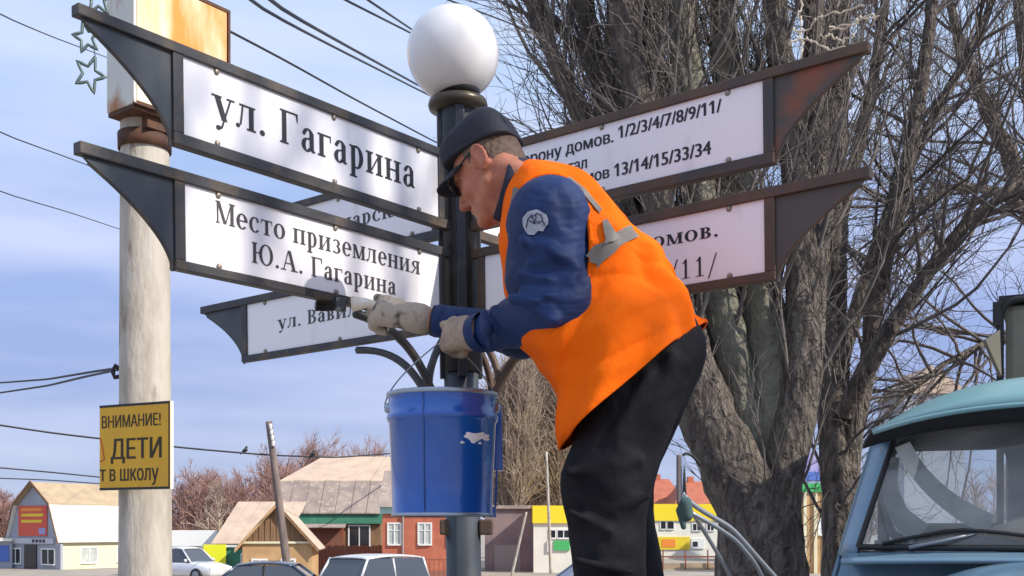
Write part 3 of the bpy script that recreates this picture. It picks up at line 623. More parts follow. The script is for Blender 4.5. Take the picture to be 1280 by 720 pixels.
def vest_pt(u, th):
    b = cat(VRb, u); f = cat(VRf, u); w = cat(VRw, u); Y = cat(VY, u)
    yo = V3(0, .45*w, 0); B = P(b[0], b[1], Y-.45*w)+yo; Fp = P(f[0], f[1], Y-.45*w)+yo; c = (B+Fp)/2; hs = (B-Fp)/2
    cs, sn = math.cos(th), math.sin(th); ex = 2/2.35
    p = c+hs*math.copysign(abs(cs)**ex, cs)+Lax*w*math.copysign(abs(sn)**ex, sn)
    s = unit(hs); g = u/8
    o = s*cs+Lax*sn                                           # outward
    k = .012*g*math.sin(6*th+1.3+1.6*u)+.009*math.sin(3*th-2.2*u+.6)*min(1, u/2)
    k += .008*math.exp(-((u-5.2-1.1*math.sin(th+2.1))/.42)**2)-.010*math.exp(-((u-4.3-1.0*math.sin(th+2.2))/.35)**2)
    k += .009*math.exp(-((u-6.6-1.6*math.cos(th+.5))/.38)**2)
    k += .016*math.exp(-((th-2*math.pi+.55)/.10)**2)*g-.014*math.exp(-((th-2*math.pi+.80)/.13)**2)*g
    for (u0, sl_, th0, wd, am) in FOLDS: d_ = (u-u0-sl_*(th-th0)); k += .6*am*math.exp(-(d_/wd)**2)*math.exp(-((th-th0)/.75)**2)
    return p+o*k*min(1, .35+u/3)
NU, NT = 150, 260
vg = np.array([[vest_pt(8*i/(NU-1), 2*math.pi*j/NT) for j in range(NT)] for i in range(NU)])
keep = np.ones((NU, NT), bool)
px_ = 640+vg[..., 0]/vg[..., 1]*F; py_ = HZ-(vg[..., 2]-H)/vg[..., 1]*F
near = (np.sin(2*np.pi*np.arange(NT)/NT) < -.05)[None, :]&np.ones((NU, 1), bool)
def inell(px, py, cx, cy, rx, ry, rot=0, p=2.3):
    X = (px-cx)*math.cos(rot)+(py-cy)*math.sin(rot); Y = -(px-cx)*math.sin(rot)+(py-cy)*math.cos(rot); return (np.abs(X)/rx)**p+(np.abs(Y)/ry)**p
hole = near & (inell(px_, py_, 690, 301, 50, 84, -.06) < 1)
far = (np.sin(2*np.pi*np.arange(NT)/NT) > .05)[None, :]&np.ones((NU, 1), bool)
hole |= far & (inell(px_, py_, 705, 300, 42, 80, -.06) < 1)
idx = np.arange(NU*NT).reshape(NU, NT); i0, i1 = idx[:-1], idx[1:]
q = np.stack([i0, i1, np.roll(i1, -1, 1), np.roll(i0, -1, 1)], -1); hq = (hole[:-1]&hole[1:]&np.roll(hole, -1, 1)[1:]&np.roll(hole, -1, 1)[:-1])
q = q[~hq]
vest = obj_np('vest', vg.reshape(-1, 3), q, M['orange'], man)
sm = vest.modifiers.new('cloth_thickness', 'SOLIDIFY'); sm.thickness = .004; sm.offset = 1
# welt along the armhole and the hem
vv = vg.reshape(-1, 3)
def along(ptsxy, off, cloud=vv): return np.array([on_mesh(cloud, x, y, tol=.008)-V3(0, off, 0) for x, y in ptsxy])
nearcols = np.where(np.sin(2*np.pi*np.arange(NT)/NT) < .02)[0]; nearv = vg[:, nearcols].reshape(-1, 3)
for sd_ in (near, far):
    hs_ = hole & sd_; ed_ = hs_ & ~(np.roll(hs_, 1, 0)&np.roll(hs_, -1, 0)&np.roll(hs_, 1, 1)&np.roll(hs_, -1, 1)); ii = np.argwhere(ed_); c_ = ii.mean(0); aa = np.arctan2(ii[:, 0]-c_[0], ii[:, 1]-c_[1]); w = vg[ii[np.argsort(aa)][:, 0], ii[np.argsort(aa)][:, 1]]
    for _ in range(10): w = (np.roll(w, 1, 0)+2*w+np.roll(w, -1, 0))/4
    w = w[::2]; w = np.vstack([w, w[:1]]); wm = MB(); wm.tube(w, .0065, 8, cap=False); obj('armhole_welt', wm, M['orange'], vest, True)
hm = MB(); h_ = np.vstack([vg[-1], vg[-1, :1]]); hm.tube(h_, .0038, 6, cap=False); obj('hem', hm, M['orange'], vest, True)
def strip_on(pts, width, name, m, parent, off=.0115, n=24):
    pts = np.array(pts, float); seg = np.r_[0, np.cumsum(np.linalg.norm(np.diff(pts, axis=0), axis=1))]; ts = np.linspace(0, seg[-1], n)
    c = np.stack([np.interp(ts, seg, pts[:, 0]), np.interp(ts, seg, pts[:, 1])], 1); t = np.gradient(c, axis=0); t /= np.linalg.norm(t, axis=1, keepdims=True); nn = np.stack([-t[:, 1], t[:, 0]], 1)
    wd = np.interp(ts, seg, np.broadcast_to(width, len(pts))); m_ = 6; rows = []
    for k in range(m_): rows.append(along(c+nn*(wd*(k/(m_-1)-.5))[:, None], off, nearv))
    A = np.array(rows)
    for _ in range(8): A[:, 1:-1] = (A[:, :-2]+2*A[:, 1:-1]+A[:, 2:])/4
    i = np.arange(m_*n).reshape(m_, n); qq = np.stack([i[:-1, :-1], i[:-1, 1:], i[1:, 1:], i[1:, :-1]], -1).reshape(-1, 4)
    return obj_np(name, A.reshape(-1, 3), qq, m, parent)
strip_on([(738, 326), (754, 315), (768, 304), (794, 286)], [20, 20, 19, 17], 'reflective_stripe', M['reflect'], vest)
strip_on([(757, 274), (762, 287), (767, 301)], [7, 13, 22], 'reflective_stripe', M['reflect'], vest, .0142)
strip_on([(712, 221), (733, 238), (752, 262)], [5, 6, 6], 'reflective_stripe', M['reflect'], vest)
strip_on([(641, 236), (637, 262), (634, 296)], [7, 8, 7], 'reflective_stripe', M['reflect'], vest)
# --- trousers
ft = Field((-.15, 2.40, SOLE+.0), (.62, 3.1, 2.45), .0052)
ft.cone(P(786, 420, YB), HIP, .105, .116, .05); ft.ell(P(822, 444, YB), (.078, .125, .085), None, .05)
ft.cone(HIP+V3(0, -.03, 0), KNL, .125, .098, .05); ft.cone(KNL, ANL, .100, .082, .05)
ft.cone(HIPR, KNR, .125, .096, .05); ft.cone(KNR, ANR, .094, .080, .05)
for (x0, y0, x1, y1, r) in ((712, 590, 800, 575, .012), (712, 640, 760, 662, .008), (770, 640, 812, 620, .008), (722, 700, 790, 716, .009), (840, 450, 780, 560, .014), (812, 470, 770, 545, .010), (722, 745, 800, 755, .016)):
    ft.cone(P(x0, y0, YB-.165), P(x1, y1, YB-.165), r, r*.8, .03)
for (x0, y0, x1, y1) in ((740, 655, 800, 640), (826, 470, 790, 550), (724, 725, 780, 740)):
    ft.cone(P(x0, y0, YB-.185), P(x1, y1, YB-.185), .008, .006, .03, sub=True)
ft.cut(ANL+V3(0, 0, -.03), (0, 0, -1)); ft.cut(P(781, 471, YB), unit(P(629, 299, YB)-P(781, 471, YB)))
v, q = ft.mesh(); v = relax(v, q, 2, .5); v = v+.004*wob(v, 12, 30)[:, None]*V3(.5, -.7, .1); obj_np('trousers', v, q, M['trouser'], man)
# --- work boots
for a in (ANL, ANR):
    fb = Field((a[0]-.30, a[1]-.1, SOLE-.01), (a[0]+.12, a[1]+.1, SOLE+.17), .005)
    z0 = SOLE+.03
    fb.cone((a[0], a[1], SOLE+.14), (a[0], a[1], z0+.015), .052, .046, .03); fb.cone((a[0], a[1], z0+.02), (a[0]-.19, a[1]+.01, z0+.008), .048, .040, .03)
    fb.cut((0, 0, SOLE+.012), (0, 0, -1)); v, q = fb.mesh(); bt = obj_np('boot', v, q, mat('boot_leather', (.02, .018, .016), .5), man)
    so_ = MB(); pr = [(a[0]-.235, a[1]+.01), (a[0]-.20, a[1]-.038), (a[0]-.1, a[1]-.050), (a[0]+.04, a[1]-.045), (a[0]+.052, a[1]), (a[0]+.04, a[1]+.045), (a[0]-.1, a[1]+.052), (a[0]-.20, a[1]+.052)]
    so_.prism([(x, y, SOLE) for x, y in pr], (0, 0, .02)); obj('sole', so_, M['rubber'], bt, bevel=.004)
# --- gloves: palm, four bent fingers of their own lengths, thumb
def glove(name, wrist, palm_c, across, back, bends, thumb, m, scale=1.0, cuff=.040):
    """across: unit vector index->little knuckles, back: unit vector out of the back of the hand"""
    lo = palm_c-.16; hi = palm_c+.16; fg = Field(lo, hi, .0028); fwd = unit(palm_c-wrist); across = unit(across-fwd*np.dot(across, fwd)); bk = unit(np.cross(across, fwd)); bk = bk if np.dot(bk, back) > 0 else -bk
    fg.cone(wrist-fwd*.005, wrist+fwd*.02, cuff, cuff*.92, .015)
    fg.cone(wrist+fwd*.015, palm_c, .034*scale, .030*scale, .02)
    for k in (-1, -.33, .33, 1): fg.cone(palm_c-fwd*.025+across*k*.018*scale, palm_c+fwd*.022+across*k*.026*scale, .019*scale, .0165*scale, .014)
    Ls = (.92, 1.0, .95, .76)
    for k in range(4):
        kn = palm_c+fwd*(.026-.003*abs(k-1))+across*(-.030+.020*k)*scale; p = kn; ang = 0; r = .0125*scale
        for seg, (Ls_, bnd) in enumerate(zip((.040, .026, .021), bends[k])):
            ang += math.radians(bnd); d = fwd*math.cos(ang)-bk*math.sin(ang); p2 = p+d*Ls_*Ls[k]*scale; fg.cone(p, p2, r, r*.92, .0045); p = p2; r *= .93
    t0 = palm_c-fwd*.03-across*.026*scale; t1 = t0+unit(thumb)*.036; t2 = t1+unit(unit(thumb)+fwd*.5-bk*.25)*.030
    fg.cone(palm_c-fwd*.05, t0, .022, .018, .015); fg.cone(t0, t1, .0165, .0140, .009); fg.cone(t1, t2, .0140, .0118, .006)
    v, q = fg.mesh(); v = relax(v, q, 1, .3); v = v+.0012*wob(v, 21, 120)[:, None]*bk
    return obj_np(name, v, q, m, man)
PL = P(564, 418, 2.89); PRc = P(478, 392, 3.055)
glove('glove', WRL+unit(PL-WRL)*.002, PL+V3(.012, 0, 0), V3(-.2, -.25, -1), V3(-.2, -1, .5), [(70, 80, 45), (72, 82, 45), (74, 82, 45), (78, 82, 45)], V3(-.9, .2, .0), M['glove'], 1.20)
glove('glove', WRR+unit(PRc-WRR)*.012, PRc+V3(.01, 0, .004), V3(.2, -.45, -1), V3(.1, -1, .6), [(45, 55, 30), (52, 60, 35), (60, 62, 35), (66, 65, 35)], V3(-.8, -.1, .35), M['glove_dirty'], 1.10)
wb = MB(); dd = unit(WRR-ELR); a1 = unit(np.cross(dd, V3(0, 0, 1))); a2 = np.cross(dd, a1)
wb.lathe(WRR+dd*.002, [(.036, -.003), (.038, 0), (.036, .003)], 24, [a1, a2, dd]); obj('glove_band', wb, mat('red_knit', (.45, .03, .02), .8), man, True)
# ------------------------------------------------------------------ paint brush
bh = P(452, 378, 3.06); bt0 = P(432, 382, 3.055); bt1 = P(384, 377, 3.05)
pbsh = thing('paint_brush', 'flat paint brush with black bristles held against the sign frame', 'brush', bh)
d = unit(bt1-bt0); upb = unit(np.cross(d, V3(0, 1, 0)))*-1; yb = np.cross(d, upb); A = [d, yb, upb]
m_ = MB(); m_.tube([P(500, 392, 3.06), P(480, 384, 3.055), P(458, 379, 3.055), P(440, 380, 3.055)], [.008, .010, .014, .022], 10); obj('handle', m_, mat('brush_handle', (.62, .52, .36), .5, 0, (.75, .72, .66), 20), pbsh, True)
m_ = MB(); m_.box((bt0+P(420, 380, 3.052))/2, (.030, .020, .038), A); obj('ferrule', m_, mat('ferrule_smeared', (.05, .05, .05), .4, .4, (.3, .3, .28), 30, .5, .65), pbsh, bevel=.003)
bp_ = []; rr_ = []
for i in range(260):
    a, b = rng.uniform(-1, 1, 2); s0 = P(421, 380, 3.052)+yb*a*.008+upb*b*.017; s1 = s0+d*rng.uniform(.040, .062)+upb*(b*.004-.004)+yb*a*.004+rng.normal(0, .0018, 3); bp_.append([s0, (s0+s1)/2+rng.normal(0, .0008, 3), s1]); rr_.append([.0016, .0015, .0007])
vb, qb = tubes(np.array(bp_), np.array(rr_), 4); obj_np('bristles', vb, qb, M['rubber'], pbsh, kind='stuff')
# ------------------------------------------------------------------ paint bucket
BY = 2.93; Bc = P(553, 0, BY)[0]; zt_ = P(0, 494, BY)[2]; zb_ = P(0, 645, BY)[2]; R = .1455; hB = zt_-zb_
bk = thing('paint_bucket', 'blue metal paint bucket with wire handle hanging in front of the post', 'bucket', (Bc, BY, zb_))
B_ = lambda z: V3(Bc, BY, zb_+z)
m_ = MB(); tp_ = .92
prof = [(0, .004), (R*tp_-.003, .004), (R*tp_, .0), (R*tp_+.002, .006), (R*tp_, .012), (R*.985, hB-.076)]
prof += [(R*.985+.003, hB-.074), (R*1.03, hB-.066), (R*1.03, hB-.058), (R*.99, hB-.050), (R*.995, hB-.014), (R*1.01, hB-.008)]
m_.lathe(B_(0), prof, 72); obj('bucket_shell', m_, M['bucket'], bk, True)
m_ = MB(); m_.lathe(B_(0), [(R*1.008, hB-.008), (R*1.03, hB-.006), (R*1.035, hB), (R*1.02, hB+.004), (R*.985, hB), (R*.975, hB-.02), (R*.91, .02), (0, .015)], 72); obj('rim', m_, M['bucket_rim'], bk, True)
m_ = MB(); m_.lathe(B_(0), [(R*.93, -.001), (R*.945, .001), (R*.945, .006), (R*.925, .008)], 72); obj('base_ring', m_, M['bucket_rim'], bk, True)
m_ = MB(); a_ = -math.pi/2-.28; m_.tube([B_(z)+V3(math.cos(a_)*(r+.0008), math.sin(a_)*(r+.0008), 0) for z, r in ((.012, R*tp_), (hB-.08, R*.985), (hB-.062, R*1.03), (hB-.048, R*.99), (hB-.01, R))], .0022, 6); obj('side_seam', m_, mat('bucket_seam', (.05, .12, .34), .3, .4), bk, True)
for s in (-1, 1):
    m_ = MB(); m_.lathe(B_(hB-.035)+V3(s*R*.99, -.0, 0), [(0, .012), (.010, .011), (.014, .005), (.017, -.002)], 16, [V3(0, 1, 0), V3(0, 0, 1), V3(s, 0, 0)]); obj('handle_lug', m_, M['bucket_rim'], bk, True)
hnd = P(556, 432, 2.90); m_ = MB()
l0 = B_(hB-.035)+V3(-R-.010, 0, 0); l1 = B_(hB-.035)+V3(R+.010, 0, 0)
m_.tube(np.vstack([bez(l0, l0+V3(-.0, -.01, .06), hnd+V3(-.05, 0, -.02), hnd+V3(-.02, 0, .004)), bez(hnd+V3(.02, 0, .004), hnd+V3(.05, 0, -.02), l1+V3(-.03, -.01, .09), l1)]), .0021, 6); obj('wire_handle', m_, M['galv'], bk, True)
# white paint splash: thin raised blobs on the shell
def on_shell(px, py, off):
    for k in range(60):
        pass
    d = P(px, py, 1)-V3(0, 0, H); o = V3(-Bc, -BY, 0); a = d[0]**2+d[1]**2; b = 2*(o[0]*d[0]+o[1]*d[1]); Rr = R*.96+off; c = o[0]**2+o[1]**2-Rr*Rr
    z = H; t = 0
    for _ in range(4):
        c = o[0]**2+o[1]**2-Rr*Rr; t = (-b-math.sqrt(b*b-4*a*c))/2/a; z = H+t*d[2]; Rr = R*(tp_+(.985-tp_)*(z-zb_)/(hB-.076))+off
    return V3(0, 0, H)+d*t
for cx, cy, rx, ry, sd in ((593, 546, 12, 6, 1), (607, 547, 5, 4, 5), (578, 553, 2.5, 1.6, 3), (600, 554, 2.2, 1.5, 4)):
    r2 = np.random.default_rng(sd); ph = r2.uniform(0, 6, 4); mb_ = MB(); ring = []
    for a in np.linspace(0, 2*math.pi, 25)[:-1]:
        k = 1+.22*math.sin(3*a+ph[0])+.14*math.sin(5*a+ph[1])+.1*math.sin(8*a+ph[2]); ring.append((cx+rx*k*math.cos(a), cy+ry*k*math.sin(a)))
    vs = [on_shell(cx, cy, .0025)]+[on_shell(cx+(x-cx)*.6, cy+(y-cy)*.6, .0022) for x, y in ring]+[on_shell(x, y, .0004) for x, y in ring]; n = 24
    mb_.add(vs, [(0, 1+j, 1+(j+1) % n) for j in range(n)]+[(1+j, 1+n+j, 1+n+(j+1) % n, 1+(j+1) % n) for j in range(n)]); obj('paint_splash', mb_, M['white'], bk, True)
# blue lid hanging behind the bucket on the right
ld = thing('bucket_lid', 'narrow blue metal tray hung edge-on behind the right side of the bucket', 'lid', P(624, 588, 3.14))
m_ = MB(); m_.prism([P(616, 507, 3.13), P(627, 507, 3.13), P(628.5, 588, 3.13), P(616, 588, 3.13)], V3(.0, .05, 0)); obj('tray', m_, M['bucket'], ld, bevel=.003)
m_ = MB(); m_.box(P(616, 640, 3.13), (.02, .03, .03)); m_.tube([P(621, 588, 3.14), P(619, 640, 3.13)], .003, 6); obj('hook', m_, M['bucket'], ld)
# ------------------------------------------------------------------ trees
def rs(path, K):     # resample a polyline smoothly
    p = np.asarray(path, float); s = np.r_[0, np.cumsum(np.linalg.norm(np.diff(p[:, :3], axis=0), axis=1))]; t = np.linspace(0, s[-1], K)
    o = np.stack([np.interp(t, s, p[:, j]) for j in range(p.shape[1])], 1)
    for _ in range(2): o[1:-1] = (o[:-2]+2*o[1:-1]+o[2:])/4
    return o
def grow(par, prad, n, L, ang, upb, K, wig, r0, r1, t0=.15, t1=1.0, seed=0, Ls=.5, droop=0.):
    """n children on every parent path: par (P,K0,3), prad (P,K0)"""
    g = np.random.default_rng(seed); Pn, K0, _ = par.shape; N = Pn*n
    pi = np.repeat(np.arange(Pn), n); t = g.uniform(t0, t1, N)*(K0-1.001); i = t.astype(int); fr = (t-i)[:, None]
    st = par[pi, i]*(1-fr)+par[pi, i+1]*fr; tan = par[pi, i+1]-par[pi, i]; tan /= np.linalg.norm(tan, axis=1, keepdims=True)+1e-9
    rp = prad[pi, i]
    rnd = g.normal(size=(N, 3)); rnd -= tan*(rnd*tan).sum(1, keepdims=True); rnd /= np.linalg.norm(rnd, axis=1, keepdims=True)+1e-9
    a = np.radians(g.normal(ang, ang*.25, N))[:, None]; d = tan*np.cos(a)+rnd*np.sin(a)
    ln = L*(1-Ls*t/(K0-1))*g.uniform(.55, 1.25, N); step = (ln/(K-1))[:, None]
    out = np.zeros((N, K, 3)); out[:, 0] = st; upv = np.array([0, 0, 1.])
    w = g.normal(0, wig, (N, 3))
    for k in range(1, K):
        d = d+upv*upb/(K-1)+w+g.normal(0, wig, (N, 3)); w = w*.6+g.normal(0, wig*.5, (N, 3)); d[:, 2] -= droop*k/(K-1)
        d /= np.linalg.norm(d, axis=1, keepdims=True); out[:, k] = out[:, k-1]+d*step
    s = np.linspace(0, 1, K)[None, :]; rb = np.minimum(r0, rp*.8)[:, None]; rad = rb*(1-s)+r1*s
    return out, rad
def tube_obj(name, sets, m, parent, kind=None):
    vs = []; qs = []; n0 = 0
    for p, r, sides in sets:
        v, q = tubes(p, r, sides); q = np.array(q); vs.append(v); qs.append(q+n0); n0 += len(v)
    return obj_np(name, np.vstack(vs), np.vstack(qs), m, parent, kind=kind)
def bark(v, amp, fz, seed):        # knotty relief on trunks: ridges run up the stem
    return v+amp*(wob(v*np.array([1, 1, .25]), seed, fz)+.5*wob(v*np.array([1, 1, .4]), seed+1, fz*2.7))[:, None]*unit([.3, -1, 0])+amp*.8*wob(v*np.array([1, 1, .3]), seed+2, fz)[:, None]*V3(1, 0, 0)
def stems(defs, Y, sides=14, K=140, amp=.03, fz=9):
    ps = []
    for pts, dy in defs:
        a = np.array([np.r_[P(x, y, Y+d0), w/2/F*(Y+d0)] for (x, y, w, d0) in pts]); a[:, 1] += dy; a = rs(a, K); ps.append(a)
    A = np.array(ps); return A[..., :3], A[..., 3]
def big_tree(label, Y, defs, mt, mtw, pale=(), n2=44, n3=13, n4=3, L2=2.2, seed=1, ang=24, upb=.55, cat='tree', base=None, amp=.028, r3=.0055, group=None, t0=.28):
    sp, sr = stems(defs, Y); base = base if base is not None else sp[0, 0]
    t = thing('poplar_tree', label, cat, base, group)
    for i in range(len(sp)):
        v, q = tubes(sp[i:i+1], sr[i:i+1], 36); v = bark(v, amp*min(1, sr[i].max()*4), 13, seed+i); v = v+.008*wob(v*V3(1, 1, .3), seed+50+i, 45)[:, None]*V3(.6, -.8, 0); obj_np('trunk' if i == 0 else 'limb', v, np.array(q), mt if i not in pale else M['bark_pale'], t)
    p2, r2 = grow(sp, sr, n2, L2, ang, upb, 10, .09, .022, .004, t0, 1, seed, .3)
    p3, r3_ = grow(p2, r2, n3, L2*.46, 26, .35, 7, .12, .0060, .0018, .10, 1, seed+1, .35)
    p4, r4 = grow(p3, r3_, n4, L2*.22, 34, .15, 5, .14, r3*.7, .0014, .2, 1, seed+2, .4)
    tube_obj('branches', [(p2, r2, 5)], mtw, t, 'stuff'); tube_obj('twigs', [(p3, r3_, 3), (p4, r4, 3)], mtw, t, 'stuff'); return t
Y1 = 8.5
D1 = [
 ([(950, 960, 170, 0), (952, 800, 134, 0), (950, 700, 112, 0), (944, 640, 100, 0), (916, 585, 84, 0), (886, 530, 72, 0), (868, 470, 60, -.05), (850, 400, 50, -.1), (828, 270, 42, -.15), (800, 130, 38, -.2), (776, 0, 34, -.2), (745, -200, 24, -.2), (720, -420, 10, -.2)], 0),
 ([(940, 690, 60, .1), (942, 600, 54, .1), (934, 520, 46, .1), (915, 430, 42, .1), (885, 300, 38, 0), (864, 150, 38, -.1), (853, 30, 32, -.1), (846, -180, 22, -.1), (846, -420, 10, -.1)], 0),
 ([(955, 700, 66, .1), (958, 600, 60, .0), (972, 500, 54, .0), (962, 380, 46, .0), (935, 260, 40, .1), (915, 120, 36, .1), (905, 0, 32, .1), (898, -200, 20, .1), (890, -420, 9, 0)], .1),
 ([(966, 710, 56, .1), (974, 600, 50, -.0), (1000, 480, 48, -.0), (1004, 350, 44, .1), (990, 200, 40, .1), (968, 60, 34, .1), (958, -160, 22, .1), (955, -420, 9, .1)], -.1),
 ([(972, 620, 30, .2), (1000, 480, 32, .3), (1024, 330, 34, .4), (1026, 180, 30, .4), (1022, 30, 26, .4), (1020, -200, 18, .4), (1015, -420, 8, .4)], .1),
 ([(905, 575, 44, .1), (862, 450, 34, .2), (800, 300, 28, .3), (742, 170, 25, .4), (690, 50, 20, .4), (640, -70, 15, .4), (560, -300, 7, .4)], .2),
 ([(880, 520, 36, .3), (830, 360, 30, .5), (780, 190, 30, .5), (748, 60, 26, .5), (728, -50, 22, .5), (700, -300, 9, .5)], .3),
 ([(955, 560, 34, .4), (940, 400, 36, .6), (896, 220, 40, .6), (820, 60, 34, .7), (800, -120, 24, .7), (790, -400, 9, .7)], .3),
 ([(930, 540, 30, .3), (900, 420, 26, .4), (840, 260, 24, .5), (790, 120, 22, .5), (700, 20, 14, .6), (610, -100, 9, .6), (580, -260, 5, .6)], .2),
]
big_tree('large bare grey poplar with many upright stems behind the man and right signs', Y1, D1, M['bark'], M['twig'], pale=(1, 2), n2=36, n3=10, n4=3, seed=5, ang=20, upb=.75, t0=.14)
Y2 = 10.5
D2 = [
 ([(1056, 900, 70, 0), (1054, 720, 50, 0), (1050, 620, 46, 0), (1044, 520, 42, 0), (1038, 420, 36, 0), (1038, 280, 38, 0), (1042, 120, 34, 0), (1046, 0, 28, 0), (1050, -200, 18, 0), (1050, -420, 8, 0)], 0),
 ([(1056, 640, 30, .0), (1066, 540, 26, -.1), (1088, 450, 22, -.15), (1092, 380, 24, -.2), (1120, 270, 20, -.3), (1150, 120, 17, -.3), (1170, -30, 13, -.4), (1190, -300, 6, -.4)], 0),
 ([(1050, 520, 22, -.1), (1075, 470, 24, -.3), (1110, 410, 22, -.5), (1150, 350, 18, -.6), (1200, 285, 15, -.7), (1240, 255, 12, -.8), (1300, 190, 8, -.8), (1360, 60, 5, -.8)], -.1),
 ([(1055, 460, 22, .1), (1085, 360, 18, .2), (1130, 230, 16, .3), (1170, 150, 13, .3), (1240, 20, 9, .4), (1290, -120, 6, .4)], .2),
 ([(1040, 330, 20, .3), (1075, 200, 17, .3), (1100, 90, 14, .3), (1120, -40, 11, .3), (1130, -260, 6, .3)], .2),
]
big_tree('slimmer dark bare tree right of the big poplar with a limb reaching right', Y2, D2, M['bark'], M['twig_dark'], n2=32, n3=8, n4=3, L2=2.1, t0=.15, seed=31, ang=36, upb=.25, r3=.0045)
Y3 = 13
D3 = [
 ([(1350, 850, 90, 0), (1345, 640, 50, 0), (1340, 450, 34, 0), (1310, 330, 28, 0), (1283, 250, 25, 0), (1262, 190, 20, 0), (1225, 120, 15, 0), (1200, 50, 12, 0), (1170, -60, 9, 0), (1150, -250, 5, 0)], 0),
 ([(1340, 480, 30, .2), (1325, 330, 28, .2), (1300, 180, 20, .2), (1285, 60, 16, .2), (1275, -60, 12, .2), (1270, -240, 6, .2)], .1),
 ([(1290, 270, 16, -.1), (1250, 240, 12, -.4), (1200, 232, 10, -.6), (1150, 250, 7, -.8), (1110, 270, 5, -1.0)], 0),
 ([(1340, 470, 20, -.2), (1290, 420, 12, -.4), (1240, 425, 9, -.6), (1180, 455, 7, -.8), (1120, 505, 5, -1.0), (1078, 548, 3, -1.1)], 0),
]
big_tree('bare tree at the right edge whose thin crown hangs over the truck', Y3, D3, M['bark'], M['twig_dark'], n2=30, n3=8, n4=3, L2=2.6, seed=57, ang=45, upb=.05, r3=.0045, t0=.25)
# --- far trees: each its own trunk and crown
def far_tree(label, px, Y, h_px, w_px, m, seed, group, kind='round', nst=7, nb=16, nt=9, base_py=None, rt=.018):
    b = V3((px-640)/F*Y, Y, float(gz(Y))); hgt = (HZ-h_px)/F*Y+1.8+.5; wd = w_px/F*Y/2
    t = thing('bare_tree', label, 'tree', b, group); g = np.random.default_rng(seed); ps = []; rr = []
    for k in range(nst):
        a = g.uniform(0, 6.28); sp_ = g.uniform(.1, 1); e_ = b+V3(math.cos(a)*wd*sp_, math.sin(a)*wd*sp_, hgt*g.uniform(.72, 1)*(1-.25*sp_ if kind == 'round' else 1))
        ps.append(rs([b+V3(g.normal(0, .1), g.normal(0, .1), 0), b+V3(0, 0, hgt*g.uniform(.1, .3))+(e_-b)*V3(.15, .15, 0), (b+e_)/2+V3(math.cos(a), math.sin(a), 0)*wd*.2*sp_, e_], 12)); rr.append(np.linspace(hgt*.018, .02, 12))
    ps = np.array(ps); rr = np.array(rr); tube_obj('trunk', [(ps[:, :], rr[:, :], 5)], m, t)
    ang, up_ = (42, .3) if kind == 'round' else (22, .6)
    p2, r2 = grow(ps, rr, nb, hgt*.34, ang, up_, 6, .09, .04, .016, .2, 1, seed+1, .4)
    p3, r3 = grow(p2, r2, nt, hgt*.14, 35, .3, 4, .12, rt, rt*.55, .1, 1, seed+2, .4)
    tube_obj('crown', [(p2, r2, 3), (p3, r3, 3)], m, t, 'stuff')
GL = 'bare reddish trees behind the left houses'
for i, (px, Y, hp, wp, lab) in enumerate([
  (8, 95, 612, 60, 'low reddish bare tree left of the red poster shop'),
  (-30, 95, 600, 70, 'reddish bare tree cut by the left picture edge'),
  (232, 80, 588, 90, 'round reddish bare tree just right of the concrete pole'),
  (268, 84, 592, 80, 'pinkish bare tree above the brown shed roof'),
  (305, 82, 604, 76, 'low reddish bare tree left of the leaning wooden pole'),
  (352, 88, 566, 80, 'tall thin reddish tree right of the leaning wooden pole'),
  (395, 92, 548, 80, 'tallest reddish tree, rising above the slate roof'),
  (438, 95, 562, 80, 'thin reddish tree over the middle of the slate roof'),
  (478, 92, 560, 70, 'thin reddish tree beside the blue bucket'),
  (150, 98, 600, 90, 'reddish tree behind the concrete pole foot'),
  (248, 100, 596, 100, 'broad far reddish tree right of the yellow sign'), (286, 102, 590, 100, 'broad far reddish tree above the tan barn roof'),
  (330, 104, 580, 100, 'broad far reddish tree at the leaning pole top'), (376, 106, 572, 90, 'broad far reddish tree above the left end of the slate roof'), (458, 104, 556, 90, 'hazy far reddish tree above the right end of the slate roof')]):
    far_tree(lab, px, Y, hp, wp, M['twig_pink'], 100+i*7, GL, nst=10, nb=22, nt=14, rt=.017)
far_tree('small pale birch sapling in front of the brown shed', 274, 56, 590, 46, M['twig_straw'], 181, None, nst=3, nb=12, nt=6, rt=.014)
GC = 'pale bare poplars behind the post'
for i, (px, Y, hp, wp, lab) in enumerate([
  (642, 62, 452, 44, 'pale straw poplar nearest the bucket'), (668, 66, 436, 44, 'pale straw poplar under the vest front'),
  (700, 64, 470, 46, 'pale straw poplar beside the dark trouser leg'), (728, 68, 455, 44, 'pale straw poplar hidden mostly by the man'),
  (618, 70, 500, 40, 'pale straw poplar peeping out right of the post'), (656, 80, 448, 60, 'farther pale poplar filling the gap left of the mast'), (690, 82, 442, 60, 'farther pale poplar right above the yellow fascia')]):
    far_tree(lab, px, Y, hp, wp, M['twig_straw'], 300+i*7, GC, 'tall', nst=10, nb=26, nt=12, rt=.017)
for i, (px, Y, hp, wp, lab) in enumerate([(648, 74, 610, 44, 'brown thicket tree by the thin mast'), (628, 74, 625, 40, 'brown bush tree right of the lower post')]):
    far_tree(lab, px, Y, hp, wp, M['twig_brown'], 400+i*7, None, nst=10, nb=20, nt=10, rt=.018)
for i, (px, Y, hp, wp, lab) in enumerate([(1015, 100, 600, 60, 'far brown tree seen between the two trunks'), (1150, 110, 560, 120, 'far brown tree behind the truck cab'), (1240, 112, 570, 120, 'far brown tree behind the truck roof'), (1080, 105, 600, 80, 'far brown tree right of the dark trunk')]):
    far_tree(lab, px, Y, hp, wp, M['twig_brown'], 430+i*7, None, nst=9, nb=18, nt=9, rt=.02)

